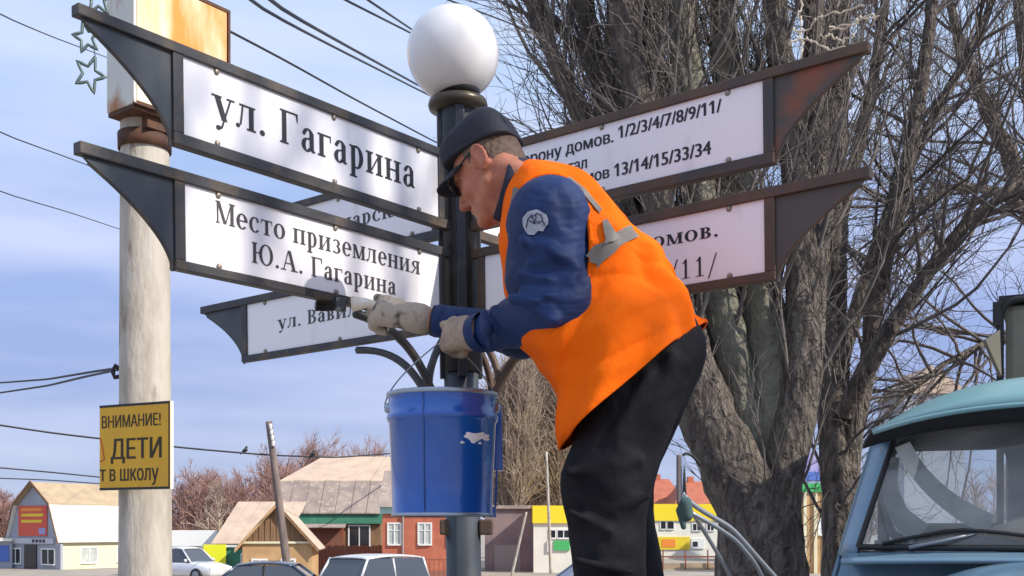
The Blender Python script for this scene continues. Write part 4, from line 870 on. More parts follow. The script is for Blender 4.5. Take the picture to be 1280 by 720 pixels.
# unseen tree, added so its branches throw broken shade on the left signs
def shade_tree(loc, label):
    g = np.random.default_rng(77); b = V3(*loc); ps = []; rr = []
    for k in range(6):
        a = g.uniform(0, 6.28); r = g.uniform(.15, .95); top = b+V3(math.cos(a)*r, math.sin(a)*r, g.uniform(9.5, 12)); mid = b+V3(math.cos(a)*r*.8, math.sin(a)*r*.8, 5.5)
        ps.append(rs([b+V3(0, 0, -.1), b+V3(math.cos(a)*.1, math.sin(a)*.1, 2.2), mid, top], 30)); rr.append(np.interp(np.linspace(0, 1, 30), [0, .2, .5, 1], [.26, .15, .07, .02]))
    ps = np.array(ps); rr = np.array(rr); t = thing('poplar_tree', label, 'tree', b); tube_obj('trunk', [(ps, rr, 10)], M['bark'], t)
    p2, r2 = grow(ps, rr, 24, 1.4, 24, .6, 9, .08, .025, .006, .25, 1, 78, .3); p3, r3_ = grow(p2, r2, 6, .7, 26, .35, 6, .12, .009, .003, .1, 1, 79, .3)
    tube_obj('branches', [(p2, r2, 5)], M['twig'], t, 'stuff'); tube_obj('twigs', [(p3, r3_, 3)], M['twig'], t, 'stuff')
shade_tree((7.6, -1.05, 0), 'unseen bare poplar right of the camera, added to throw broken shade')
# ------------------------------------------------------------------ buildings
GZ = -.5
m_whiteroof = mat('white_metal_roof', (.80, .78, .72), .5, 0, (.70, .67, .6), 1.2, .4, .7)
m_tanroof = mat('tan_roof', (.42, .32, .20), .8, 0, (.33, .25, .17), 1.5, .4, .7)
m_slate = mat('asbestos_slate', (.34, .27, .235), .9, 0, (.24, .19, .175), 1.4, .35, .65, col3=(.42, .34, .28), scale3=4)
m_slate_l = mat('weathered_slate_upper', (.55, .42, .32), .9, 0, (.44, .33, .26), 1.4, .35, .65)
m_cream = mat('cream_wall', (.74, .70, .48), .8, 0, (.66, .6, .42), .8)
m_greywall = mat('grey_wall', (.36, .38, .44), .7, 0, (.3, .32, .38), 1)
m_red = mat('red_poster', (.62, .09, .05), .6); m_yel = mat('yellow_print', (.78, .60, .03), .6, 0, (.72, .52, .03), 2); m_org = mat('orange_print', (.80, .25, .04), .6)
m_brick = mat('red_brick', (.52, .16, .09), .85, 0, (.42, .12, .07), 2.2, .35, .65, .3, 14, .02)
m_teal = mat('teal_paint', (.28, .52, .47), .7, 0, (.4, .6, .55), 2); m_green = mat('green_paint', (.04, .18, .11), .7, 0, (.06, .24, .15), 2)
m_wood = mat('brown_planks', (.27, .155, .075), .85, 0, (.18, .10, .055), 3, .35, .65, stretch=(4, 4, .5)); m_ochre = mat('ochre_planks', (.52, .33, .16), .85, 0, (.42, .25, .12), 2)
m_redwood = mat('red_brown_boards', (.26, .075, .045), .85, 0, (.2, .09, .06), 2); m_dark = mat('dark_window', (.02, .023, .03), .15); m_frame = mat('white_frame', (.75, .75, .73), .6)
m_curtain = mat('curtained_window', (.52, .54, .50), .3, 0, (.38, .4, .4), 3); m_tile = mat('red_roof', (.42, .13, .075), .8, 0, (.34, .10, .06), 2); m_blue = mat('blue_shop_paint', (.08, .16, .5), .6); m_lilac = mat('lilac_print', (.45, .42, .65), .6, 0, (.2, .2, .5), 1.5)
m_gbr = mat('bright_green_paint', (.06, .42, .12), .6); m_poly = mat('fence_metal', (.30, .27, .26), .7, .2)
def G(px, Y, z=GZ): return V3((px-640)/F*Y, Y, z)
def zpx(py, Y): return H+(HZ-py)/F*Y
class Fr:          # local frame of a building: a along the long side, b along the gable, z up
    def __init__(s, C, ang): s.C = np.array(C, float); s.a = V3(math.cos(ang), math.sin(ang), 0); s.b = V3(-math.sin(ang), math.cos(ang), 0); s.z = V3(0, 0, 1); s.A = [s.a, s.b, s.z]
    def p(s, a, b, z): return s.C+s.a*a+s.b*b+s.z*z
    def box(s, mb, lo, hi): lo = np.array(lo, float); hi = np.array(hi, float); c = (lo+hi)/2; return mb.box(s.p(*c), hi-lo, s.A)
    def poly(s, mb, pts, d): return mb.prism([s.p(*q) for q in pts], s.a*d[0]+s.b*d[1]+s.z*d[2])
def part(name, m, parent, fn, **k):
    mb = MB(); fn(mb); return obj(name, mb, m, parent, **k)
def window(f, th, a0, a1, z0, z1, b=-.0, bars=1, m=None, fm=None, side='b', hb=0):
    """window in the wall b=0 (side b) or in the wall a=0 (side a)"""
    w = MB(); t = .07; e = .05; ax = (lambda u, d, z: (u, b-d, z)) if side == 'b' else (lambda u, d, z: (b-d, u, z))
    def bx_(mb, u0, u1, d0, d1, z_0, z_1):
        lo = ax(u0, d1, z_0); hi = ax(u1, d0, z_1); f.box(mb, np.minimum(lo, hi), np.maximum(lo, hi))
    bx_(w, a0-t, a0, 0, e, z0-t, z1+t); bx_(w, a1, a1+t, 0, e, z0-t, z1+t); bx_(w, a0, a1, 0, e, z1, z1+t); bx_(w, a0, a1, 0, e+.04, z0-t, z0)
    for k in range(bars): u = a0+(a1-a0)*(k+1)/(bars+1); bx_(w, u-.025, u+.025, 0, e, z0, z1)
    if hb: bx_(w, a0, a1, 0, e-.01, z0+(z1-z0)*.68-.02, z0+(z1-z0)*.68+.02)
    o = obj('window', w, fm or m_frame, th); g = MB(); bx_(g, a0, a1, -.01, .012, z0, z1); obj('pane', g, m or m_dark, o); return o
# A: gambrel shop with the red poster
Y = 60; f = Fr(G(76, Y), 1.01); th = thing('gambrel_shop', 'white gambrel roofed shop with red poster in its gable left of the concrete pole', 'shop', f.C)
ze, zb_, zr = 1.55, 3.55, 4.75; wG = 4.7; LG = 6.4
part('wall', m_cream, th, lambda m: f.box(m, (0, .15, 0), (LG, wG-.15, ze)))
gp = [(0, 0, 0), (0, wG, 0), (0, wG, ze), (0, wG-.75, zb_), (0, wG/2, zr), (0, .75, zb_), (0, 0, ze)]
part('gable', m_greywall, th, lambda m: f.poly(m, [(a-.02, b, z) for a, b, z in gp], (.16, 0, 0)))
for nm, (b0, z0, b1, z1), mm in (('lower_roof', (-.12, ze-.05, .72, zb_), m_whiteroof), ('upper_roof', (.70, zb_+.02, wG/2, zr+.05), m_tanroof), ('lower_roof', (wG+.12, ze-.05, wG-.72, zb_), m_whiteroof), ('upper_roof', (wG-.70, zb_+.02, wG/2, zr+.05), m_tanroof)):
    part(nm, mm, th, lambda m: f.poly(m, [(-.25, b0, z0), (LG, b0, z0), (LG, b1, z1), (-.25, b1, z1)], (0, 0, .09)))
bargept = [(wG+.15, ze-.1), (wG-.70, zb_+.08), (wG/2, zr+.15), (.70, zb_+.08), (-.15, ze-.1)]
for (b0, z0), (b1, z1) in zip(bargept[:-1], bargept[1:]): part('bargeboard', m_wood, th, lambda m: f.poly(m, [(-.32, b0, z0-.08), (-.32, b1, z1-.08), (-.32, b1, z1+.07), (-.32, b0, z0+.07)], (.06, 0, 0)))
po = part('poster', m_red, th, lambda m: f.box(m, (-.08, 1.15, 1.85), (-.03, 3.75, 3.55)))
for k, z in enumerate((2.95, 2.6)): part('poster_print', m_yel, po, lambda m: f.box(m, (-.09, 1.45+.15*k, z), (-.081, 3.45, z+.16)))
part('poster_print', m_lilac, po, lambda m: f.box(m, (-.09, 1.25, 1.95), (-.081, 1.85, 2.3)))
part('poster_print', m_org, po, lambda m: f.box(m, (-.09, 1.6, 3.25), (-.081, 3.5, 3.42)))
part('door', m_dark, th, lambda m: f.box(m, (-.09, 2.1, 0), (-.03, 3.2, 1.35)))
window(f, th, .5, 1.6, .3, 1.1, -.03, side='a'); window(f, th, 3.6, 4.5, .3, 1.1, -.03, side='a')
part('shop_fascia', mat('fascia_grey', (.5, .5, .55), .6), th, lambda m: f.box(m, (-.14, .5, 1.42), (-.03, 4.4, 1.72)))
for k in range(4): part('fascia_letter', m_dark, th, lambda m: f.box(m, (-.155, 1.2+.32*k, 1.49), (-.142, 1.42+.32*k, 1.66)))
for k in range(2): window(f, th, 1.4+2.4*k, 2.4+2.4*k, .35, 1.15, 0.15, 1, m_curtain)
# shop left of it
Y = 62; f = Fr(G(-40, Y), .0); th = thing('low_shop', 'low blue grey shop front at the left picture edge', 'shop', f.C)
part('wall', m_greywall, th, lambda m: f.box(m, (0, 0, 0), (2.5, 4, 1.55))); part('roof', m_whiteroof, th, lambda m: f.box(m, (-.1, -.25, 1.552), (2.6, 4.1, 1.7)))
part('poster', m_blue, th, lambda m: f.box(m, (1.7, -.05, .4), (2.35, -.003, 1.3))); window(f, th, .3, 1.3, .3, 1.2, -.003)
# B: small white kiosk right of the pole
Y = 52; f = Fr(G(196, Y), .05); th = thing('white_kiosk', 'small flat roofed white kiosk with dark windows, right of the concrete pole', 'kiosk', f.C)
zt = zpx(663, Y)-GZ; part('wall', m_frame, th, lambda m: f.box(m, (0, 0, 0), (2.75, 2.4, zt-.75))); part('fascia', mat('white_fascia', (.82, .82, .80), .6), th, lambda m: f.box(m, (-.08, -.12, zt-.748), (2.86, 2.5, zt)))
for k in range(4): window(f, th, .22+.62*k, .62+.62*k, .78, zt-.85, -.003, 0)
# C: yellow banner on a green kiosk
Y = 50; f = Fr(G(254, Y), 0); th = thing('green_kiosk', 'green kiosk with a blank bright yellow banner in front of the brown shed', 'kiosk', f.C)
part('wall', m_green, th, lambda m: f.box(m, (.0, 0, 0), (1.78, 1.4, zpx(684, Y)-GZ))); part('roof', m_frame, th, lambda m: f.box(m, (-.05, -.1, zpx(684, Y)-GZ+.002), (1.82, 1.5, zpx(682, Y)-GZ+.03)))
part('banner', mat('lemon_banner', (.86, .86, .03), .5), th, lambda m: f.box(m, (.05, -.14, .3), (1.08, -.103, zpx(680.5, Y)-GZ)))
f2 = Fr(G(300, 49), 0); ts = thing('pale_van', 'pale van roof showing beside the yellow banner', 'van', f2.C); part('body', m_frame, ts, lambda m: f2.box(m, (0, 0, .35), (.62, 1.6, zpx(691, 49)-GZ)), bevel=.08); part('window', m_dark, ts, lambda m: f2.box(m, (.08, -.02, .8), (.54, -.003, 1.1))); part('wheel', M['rubber'], ts, lambda m: m.lathe(f2.p(.05, .3, .3), [(0, -.1), (.3, -.1), (.3, .1), (0, .1)], 16, [f2.b, f2.z, f2.a]))
# D: brown gable shed
Y = 47; f = Fr(G(303, Y), .10); th = thing('brown_shed', 'brown plank gable shed with a tan sheet roof behind the leaning wooden pole', 'shed', f.C)
S_ = Y/F; wD = 86*S_; he = zpx(678, Y)-GZ; hr = zpx(630, Y)-GZ; DL = 3.6
# gable faces the viewer (wall b=0), ridge runs back along b and the roof's left slope shows
part('wall', m_ochre, th, lambda m: f.box(m, (0, 0, 0), (wD, DL, he)))
part('gable', m_wood, th, lambda m: f.poly(m, [(0.0, -.03, he), (wD, -.03, he), (wD/2, -.03, hr-.08)], (0, .1, 0)))
for k in range(11):
    x = wD*(k+1)/12; zz = he+(hr-he)*(1-abs(x-wD/2)/(wD/2))-.12; part('batten', m_wood, th, lambda m: f.box(m, (x-.02, -.06, he), (x+.02, -.032, max(zz, he+.05))))
for s in (0, 1):
    x0 = -.30 if s == 0 else wD+.30; zt0 = he-(hr-he)*.30/(wD/2)
    part('roof_slope', m_slate_l, th, lambda m: f.poly(m, [(x0, -.28, zt0), (x0, DL+.2, zt0), (wD/2, DL+.2, hr), (wD/2, -.28, hr)], (0, 0, .06)))
    part('bargeboard', m_wood if s else m_ochre, th, lambda m: f.poly(m, [(x0, -.31, zt0-.12), (x0, -.31, zt0+.06), (wD/2, -.31, hr+.06), (wD/2, -.31, hr-.12)], (0, .028, 0)))
part('trim', m_cream, th, lambda m: f.box(m, (-.05, -.10, he-.05), (wD+.05, -.062, he+.04)))
window(f, th, .45, 1.0, .35, .9, -.003, 1, m_curtain); window(f, th, 1.7, 2.2, .35, .9, -.003, 1, m_curtain)
# its long lean-to roof to the left
Y = 50; f = Fr(G(262, Y), .0); th = thing('tan_roofed_barn', 'low barn with a big tan corrugated roof left of the brown shed', 'barn', f.C)
zA_, zB_ = zpx(628, Y+3)-GZ, zpx(680, Y)-GZ
part('wall', m_wood, th, lambda m: f.box(m, (.2, .3, 0), (3.2, 3.0, zB_)))
for k in range(6):
    a0 = .08+k*.56; part('roof_sheet', m_slate_l, th, lambda m: f.poly(m, [(a0, 0, zB_), (a0+.55, 0, zB_), (a0+.75+.25, 3.1, zA_), (a0+.21+.25, 3.1, zA_)], (0, 0, .04+.006*(k % 2))))
# E: big slate roofed house
Y = 58; f = Fr(G(341, Y), .02); th = thing('slate_roofed_house', 'house with a big grey slate mansard roof and green eaves behind the brown shed', 'house', f.C)
S_ = Y/F; wE = 136*S_; he = zpx(640, Y)-GZ; hm_ = zpx(603, Y+1.2)-GZ; hr = zpx(572, Y+4.2)-GZ
part('wall', m_wood, th, lambda m: f.box(m, (.6, .25, 0), (wE-.1, 7.5, he-.05)))
part('eave_board', m_green, th, lambda m: f.box(m, (.9, .02, he-.62), (wE-.0, .22, he-.08)))
for k in range(7):
    a0 = k*wE/7; a1 = (k+1)*wE/7-.03; sh = .6
    part('roof_sheet', m_slate, th, lambda m: f.poly(m, [(a0, -.1, he-.1), (a1, -.1, he-.1), (a1+.12, 1.2, hm_), (a0+.12, 1.2, hm_)], (0, 0, .06+.015*(k % 2))))
    part('upper_roof_sheet', m_slate_l, th, lambda m: f.poly(m, [(a0+.1, 1.22, hm_+.03), (a1+.1, 1.22, hm_+.03), (wE*.28+(a1)*.72+.4, 4.2, hr), (wE*.28+a0*.72+.4, 4.2, hr)], (0, 0, .06+.015*(k % 2))))
    part('back_roof_sheet', m_slate, th, lambda m: f.poly(m, [(a0, 8.3, he-.1), (a1, 8.3, he-.1), (wE*.28+(a1)*.72+.4, 4.22, hr), (wE*.28+a0*.72+.4, 4.22, hr)], (0, 0, .06)))
part('teal_gable', m_teal, th, lambda m: f.poly(m, [(wE-.05, .1, he-.1), (wE+.85, 1.2, he-.1), (wE+.85, 1.3, hm_+1.0), (wE+.3, 1.3, hm_+.2)], (0, .1, 0)))
part('teal_gable', m_teal, th, lambda m: f.poly(m, [(wE+.1, .3, he-.1), (wE+.1, 7.8, he-.1), (wE+.1, 6.8, hm_), (wE+.1, 4.2, hr-.1), (wE+.1, 1.4, hm_)], (.1, 0, 0)))
part('porch_board', m_redwood, th, lambda m: f.box(m, (1.9, .1, .9), (3.75, .24, he-.85)))
part('porch_roof', m_slate, th, lambda m: f.poly(m, [(1.5, -.5, he-.85), (3.9, -.5, he-.85), (3.9, .2, he-.62), (1.5, .2, he-.62)], (0, 0, .05)))
window(f, th, 4.05, 5.1, 1.05, he-.75, .22, 1, m_dark)
Y = 53; f = Fr(G(384, Y), 0); th = thing('board_fence', 'low red brown board fence in front of the slate roofed house', 'fence', f.C)
hf_ = zpx(682, Y)-GZ; g_ = np.random.default_rng(4)
part('rail', m_redwood, th, lambda m: f.box(m, (0, .03, hf_*.75), (4.0, .08, hf_*.75+.08)))
for k in range(24): dz = g_.uniform(-.05, .03); part('board', m_redwood if k % 3 else mat('pinkish_board', (.38, .2, .15), .85) if k == 0 else m_redwood, th, lambda m: f.box(m, (k*.165, 0, 0), (k*.165+.15, .028, hf_+dz)))
# brick house
Y = 50; f = Fr(G(478, Y), .0); th = thing('brick_house', 'red brick house with white framed windows behind the bucket and post', 'house', f.C)
S_ = Y/F; wB = 106*S_; hb = zpx(642, Y)-GZ
part('wall', m_brick, th, lambda m: f.box(m, (0, 0, 0), (wB, 5, hb)))
part('cornice', m_teal, th, lambda m: f.box(m, (-.1, -.12, hb+.002), (wB+.1, 5.1, hb+.3)))
part('roof', m_slate, th, lambda m: f.poly(m, [(-.2, -.3, hb+.302), (-.2, 5.3, hb+.302), (-.2, 2.5, hb+2.1)], (wB+.4, 0, 0)))
part('plinth', mat('brick_plinth', (.30, .12, .085), .9), th, lambda m: f.box(m, (-.02, -.06, 0), (wB+.02, -.003, .35)))
for x0 in (486, 524, 560): a0 = (x0-478)*S_; window(f, th, a0, a0+.52, zpx(680, Y)-GZ, zpx(655, Y)-GZ, -.003, 1, m_curtain, hb=1)
part('downpipe', m_poly, th, lambda m: m.tube([f.p(.95, -.08, 0), f.p(.95, -.08, hb)], .05, 6))
f = Fr(G(512, 44), 0); th = thing('front_garden_railing', 'thin red metal railing in front of the brick house', 'railing', f.C); hh = zpx(699, 44)-GZ
part('top_rail', m_redwood, th, lambda m: f.box(m, (0, 0, hh-.04), (2.2, .04, hh))); part('bottom_rail', m_redwood, th, lambda m: f.box(m, (0, 0, .2), (2.2, .04, .24)))
for k in range(12): part('baluster', m_redwood, th, lambda m: f.box(m, (k*.195, .005, .05), (k*.195+.03, .035, hh-.042)))
# purple brown building right of post
Y = 58; f = Fr(G(606, Y), 0); th = thing('brown_garage', 'dull purple brown garage between the post and the yellow shop', 'garage', f.C)
part('wall', mat('purple_brown_wall', (.20, .15, .16), .9, 0, (.28, .2, .2), 1), th, lambda m: f.box(m, (0, 0, 0), (2.55, 4, zpx(636, Y)-GZ))); part('roof', m_slate, th, lambda m: f.box(m, (-.1, -.15, zpx(636, Y)-GZ+.002), (2.6, 4.1, zpx(633, Y)-GZ+.05)))
part('gate', m_poly, th, lambda m: f.box(m, (.5, -.05, 0), (1.9, -.003, 1.4)))
# yellow and white shops
def shop(label, x0, x1, Y, top, yb, wins, banner, name='yellow_shop'):
    f = Fr(G(x0, Y), 0); S_ = Y/F; w = (x1-x0)*S_; th = thing(name, label, 'shop', f.C); zt = zpx(top, Y)-GZ; zy = zpx(yb, Y)-GZ
    part('wall', mat('shop_white', (.78, .76, .68), .7, 0, (.7, .68, .6), 1), th, lambda m: f.box(m, (0, 0, 0), (w, 6, zy)))
    part('fascia', mat('shop_yellow', (.86, .66, .02), .6), th, lambda m: f.box(m, (-.05, -.12, zy+.002), (w+.05, 6.1, zt)))
    for a, b, c, d, bars in wins: window(f, th, (a-x0)*S_, (b-x0)*S_, zpx(d, Y)-GZ, zpx(c, Y)-GZ, -.003, bars)
    for a, b, c, d, mm in banner: part('banner', mm, th, lambda m: f.box(m, ((a-x0)*S_, -.09, zpx(d, Y)-GZ), ((b-x0)*S_, -.004, zpx(c, Y)-GZ)))
    return f, th, S_
shop('white shop with a yellow fascia seen between the mast and the trouser leg', 667, 735, 56, 632, 654, [(688, 694, 663, 672, 0), (697, 712, 663, 672, 1), (716, 730, 663, 672, 1)], [(684, 690, 676, 690, m_frame), (692, 712, 676, 688, m_gbr)])
f, th, S_ = shop('white shop with yellow fascia and orange banner between the leg and the big trunk', 800, 905, 82, 630, 651, [(826, 832, 652, 661, 0), (834, 842, 652, 661, 0), (866, 876, 655, 663, 1), (884, 892, 655, 663, 1)], [(822, 862, 671, 687, m_yel), (864, 880, 673, 686, m_frame)])
part('banner_print', m_org, th, lambda m: f.box(m, ((827-800)*S_, -.11, zpx(684, 82)-GZ), ((844-800)*S_, -.092, zpx(674, 82)-GZ)))
part('banner_print', m_dark, th, lambda m: f.box(m, ((866-800)*S_, -.11, zpx(683, 82)-GZ), ((872-800)*S_, -.092, zpx(677, 82)-GZ)))
for (x0, x1, Yh, e0, r0, lab) in ((806, 858, 96, 632, 600, 'red tiled roof house behind the yellow shop, left one'), (846, 905, 92, 631, 603, 'red tiled roof house behind the yellow shop, beside the trunk')):
    f = Fr(G(x0, Yh), .06); s_ = Yh/F; w = (x1-x0)*s_; th = thing('red_roof_house', lab, 'house', f.C); ze_, zr_ = zpx(e0, Yh)-GZ, zpx(r0, Yh+3)-GZ
    part('wall', m_cream, th, lambda m: f.box(m, (0, .2, 0), (w, 6, ze_)))
    part('roof', m_tile, th, lambda m: (f.poly(m, [(-.2, -.2, ze_), (w+.2, -.2, ze_), (w*.75, 3, zr_), (w*.25, 3, zr_)], (0, 0, .1)), f.poly(m, [(-.2, 6.2, ze_), (-.2, -.2, ze_), (w*.25, 3, zr_)], (0, 0, .1)), f.poly(m, [(w+.2, -.2, ze_), (w+.2, 6.2, ze_), (w*.75, 3, zr_)], (0, 0, .1))))
    part('chimney', m_brick, th, lambda m: f.box(m, (w*.4, 2.8, zr_-.4), (w*.4+.5, 3.3, zr_+.5)))
# low fence in front of the shops, posts
f = Fr(G(660, 60), 0); S_ = 60/F; th = thing('low_kerb_fence', 'low rust brown pipe fence running in front of the yellow shops', 'fence', f.C)
part('rail', m_redwood, th, lambda m: f.box(m, (0, 0, zpx(697, 60)-GZ), (340*S_, .06, zpx(695, 60)-GZ)))
part('base_wall', m_tanroof, th, lambda m: f.box(m, (0, .1, 0), (340*S_, .3, .35)))
for k in range(12): part('post', m_redwood, th, lambda m: f.box(m, (k*28*S_, -.02, 0), (k*28*S_+.07, .05, zpx(687, 60)-GZ)))
# sliver between the two trunks: column, green fascia, lilac hoarding
Y = 55; f = Fr(G(996, Y), 0); S_ = Y/F; th = thing('kiosk_with_hoarding', 'ochre kiosk with a green fascia and lilac hoarding seen between the two trunks', 'kiosk', f.C); z = lambda py: zpx(py, Y)-GZ
part('wall', m_ochre, th, lambda m: f.box(m, (0, 0, 0), (52*S_, 2.4, z(615)))); part('fascia', m_gbr, th, lambda m: f.box(m, (-.06, -.12, z(615)+.002), (54*S_, 2.5, z(604))))
part('hoarding', m_lilac, th, lambda m: f.box(m, (0, -.02, z(604)+.002), (40*S_, .12, z(566)))); part('hoarding_print', m_blue, th, lambda m: f.box(m, (12*S_, -.06, z(600)), (30*S_, -.022, z(590))))
for k in range(3): part('pillar', m_cream, th, lambda m: f.box(m, ((8+13*k)*S_, -.1, 0), ((12+13*k)*S_, -.003, z(615))))
window(f, th, 28*S_, 36*S_, z(668), z(650), -.003, 0, m_frame)
f = Fr(G(1140, 70), 0); th = thing('ochre_house', 'small house with a pale orange roof peak just above the truck roof', 'house', f.C); z = lambda py: zpx(py, 70)-GZ
part('wall', m_greywall, th, lambda m: f.box(m, (-.5, 0, 0), (3.4, 5, z(492)))); part('roof', m_slate_l, th, lambda m: f.poly(m, [(-.8, -.2, z(492)+.002), (3.7, -.2, z(492)+.002), (1.2, -.2, z(457))], (0, 5.4, 0)))
# ------------------------------------------------------------------ poles, wires
def lean_pole(name, label, cat, a, b, Ya, r0, r1, m, group=None):
    B = V3((b[0]-640)/F*Ya, Ya, float(gz(Ya))); A_ = P(a[0], a[1], Ya); th = thing(name, label, cat, B, group); pth = rs([np.r_[B-V3(0, 0, .3), r0], np.r_[A_, r1]], 14)
    mb = MB(); mb.tube(pth[:, :3], pth[:, 3], 14); obj('pole', mb, m, th, True); return th, A_, B
th, A_, B = lean_pole('utility_pole', 'leaning weathered wooden utility pole behind the parked cars', 'pole', (336, 527), (364, 735), 40, .16, .12, mat('old_wood', (.21, .16, .14), .9, 0, (.13, .10, .09), 3, .4, .6, stretch=(3, 3, .4)))
for k in range(4):
    mb = MB(); c = P(338+1.1*k, 534+7*k, 40-.16); mb.lathe(c, [(0, .14), (.05, .12), (.075, .04), (.05, -.02), (.085, -.08), (0, -.09)], 10); obj('insulator', mb, mat('insulator_white', (.6, .58, .56), .4) if k == 0 else bpy.data.materials['insulator_white'], th, True)
th, _, _ = lean_pole('lamp_mast', 'thin pale straight mast in front of the yellow fascia', 'mast', (683, 565), (689, 715), 55, .09, .06, M['concrete'])
th, _, _ = lean_pole('prop_pole', 'thin pale pole leaning right of the bucket post', 'pole', (658, 640), (637, 722), 50, .07, .05, M['concrete'])
Yp = 5.6; pc = thing('concrete_pole', 'thick pale concrete pole carrying the rusty light box and yellow sign', 'pole', G(181.5, Yp, 0))
zt = zpx(150, Yp); mb = MB(); pts = []
for k in range(40):
    zz = -.2+(zt+.2)*k/39; x = (181+1.2*(1-k/39)-640)/F*Yp; pts.append((x, Yp, zz))
v, q = tubes(np.array([pts]), np.array([np.linspace(.142, .120, 40)]), 48); q = np.array(q); v = v+.0022*wob(v, 40, 14)[:, None]*V3(0, -1, 0); obj_np('shaft', v, q, M['concrete'], pc)
mb = MB(); mb.lathe(V3((181-640)/F*Yp, Yp, zpx(182, Yp)), [(.126, -.03), (.132, -.03), (.134, .05), (.126, .05)], 36); obj('steel_band', mb, M['rust'], pc, True)
mb = MB(); hk = P(150, 465, Yp-.02); mb.tube([hk+V3(.03, 0, 0), hk+V3(-.02, -.02, .03), hk+V3(-.03, -.02, 0), hk+V3(-.02, -.02, -.03), hk+V3(.02, 0, -.02)], .012, 8); obj('hook', mb, M['rubber'], pc, True)
mb = MB(); c = P(158, 630, Yp-.12); mb.box(c, (.05, .02, .09)); 
# rusty light box at the pole's head
u = RP@V3(-1, 0, 0); u = unit(u*V3(1, 1, 0)); up3 = V3(0, 0, 1); w_ = np.cross(up3, u)       # u: towards lower right VP of the arms
nc = P(167, 128, 5.35); hb_ = .66; 
def len_to(px, d): 
    t = np.linspace(0, 4, 4001); x = 640+F*(nc[0]+d[0]*t)/(nc[1]+d[1]*t); return float(t[np.argmin(np.abs(x-px))])
lb = len_to(285, u); dl = w_ if (w_[0] < 0) else -w_; wl = len_to(133, dl)
th = thing('light_box', 'rust stained white box shaped light sign fixed on the concrete pole', 'sign', nc+V3(0, 0, 0)); c0 = nc
mb = MB(); ctr = c0+u*lb/2+dl*wl/2+up3*hb_/2; mb.box(ctr, (lb, wl, hb_), [u, dl, up3]); obj('housing', mb, M['boxwhite'], th, bevel=.006)
mb = MB(); mb.box(c0+u*lb/2-dl*.004+up3*(hb_/2), (lb-.03, .008, hb_-.03), [u, dl, up3]); obj('face_panel', mb, M['boxrust'], th)
for k in range(2): mb = MB(); mb.box(c0+u*lb/2-dl*.006+up3*(.004 if k == 0 else hb_-.004), (lb+.01, .012, .018), [u, dl, up3]); obj('frame_strip', mb, M['rust'], th)
for k in range(2): mb = MB(); mb.box(c0+u*(0 if k == 0 else lb)-dl*.006+up3*hb_/2, (.014, .013, hb_), [u, dl, up3]); obj('frame_strip', mb, M['rust'] if k else M['boxwhite'], th)
mb = MB(); mb.box(c0+u*lb/2+dl*wl/2-up3*.012, (lb*.98, wl*.94, .018), [u, dl, up3]); obj('base_tray', mb, M['rust'], th)
mb = MB(); mb.box(c0+u*(lb*.32)+dl*wl/2-up3*.05, (.16, wl*.7, .06), [u, dl, up3]); obj('bracket', mb, M['rust'], th)
# star decorations hanging off the box
M['tinsel'] = mat('wire_tinsel', (.10, .14, .14), .5, .4)
def star(cx, cy, s, rot, label, Y):
    c = P(cx, cy, Y); th = thing('star_decoration', label, 'decoration', c, 'wire stars hanging left of the light box'); pts = []
    for k in range(10):
        a = rot+k*math.pi/5+math.pi/2; r = s*(1 if k % 2 == 0 else .42)*Y/F; pts.append(c+V3(math.cos(a)*r*.85, math.cos(a)*r*.3, math.sin(a)*r*1.15))
    mb = MB(); q_ = pts+[pts[0]]; pp = np.vstack([np.linspace(q_[i], q_[i+1], 4)[:-1] for i in range(10)]+[q_[-1:]]); mb.tube(pp, .008, 6, cap=False); obj('outline', mb, M['tinsel'], th, True)
    mb = MB(); mb.tube([pts[0], c+V3(.02, 0, s*1.7*Y/F)], .003, 5); obj('string', mb, M['tinsel'], th)
star(108, 47, 18, .25, 'upper wire star outline hanging in the row', 5.3); star(112, 93, 21, -.35, 'lowest wire star outline next to the box corner', 5.3); star(122, -2, 20, .1, 'topmost wire star outline cut by the picture edge', 5.3)
# the yellow school sign
tl, tr, brp, bl = P(125, 510, 5.50), P(213, 498, 5.28), P(213, 608, 5.28), P(125, 616, 5.50)
ux = unit((tr-tl)*V3(1, 1, 0)); wS = np.linalg.norm((tr-tl)*V3(1, 1, 0)); nS = np.cross(ux, V3(0, 0, 1)); zs0, zs1 = (bl[2]+brp[2])/2, (tl[2]+tr[2])/2
th = thing('school_sign', 'yellow warning sign with black border and lettering strapped to the concrete pole', 'sign', P(169, 612, 5.4)); o0 = V3(tl[0], tl[1], 0)
SP = lambda x, z, d=0: o0+ux*x+V3(0, 0, z)+nS*d; AS = [ux, nS, V3(0, 0, 1)]
mb = MB(); mb.box(SP(wS/2, (zs0+zs1)/2, -.011), (wS+.0, .018, zs1-zs0), AS); obj('backing', mb, M['white'], th)
mb = MB(); mb.box(SP(wS/2, (zs0+zs1)/2, 0), (wS, .004, zs1-zs0), AS); face = obj('plate', mb, M['yellow'], th)
for (a, b, c, d) in ((0, wS, zs1-.012, zs1), (0, wS, zs0, zs0+.012), (wS-.010, wS, zs0+.012, zs1-.012)):
    mb = MB(); mb.box(SP((a+b)/2, (c+d)/2, .0028), (b-a, .0016, d-c), AS); obj('border', mb, M['ink'], face)
hS = zs1-zs0; inkS = mat('sign_brown_ink', (.035, .022, .008), .6)
write('ВНИМАНИЕ!', SP(0, zs0, .002), ux, V3(0, 0, 1), nS, wS*.035, wS*.87, hS*.73, hS*.145, inkS, face, style='sans', bold=.02)
write('ДЕТИ', SP(0, zs0, .002), ux, V3(0, 0, 1), nS, wS*.17, wS*.88, hS*.36, hS*.24, inkS, face, style='sans', bold=.025)
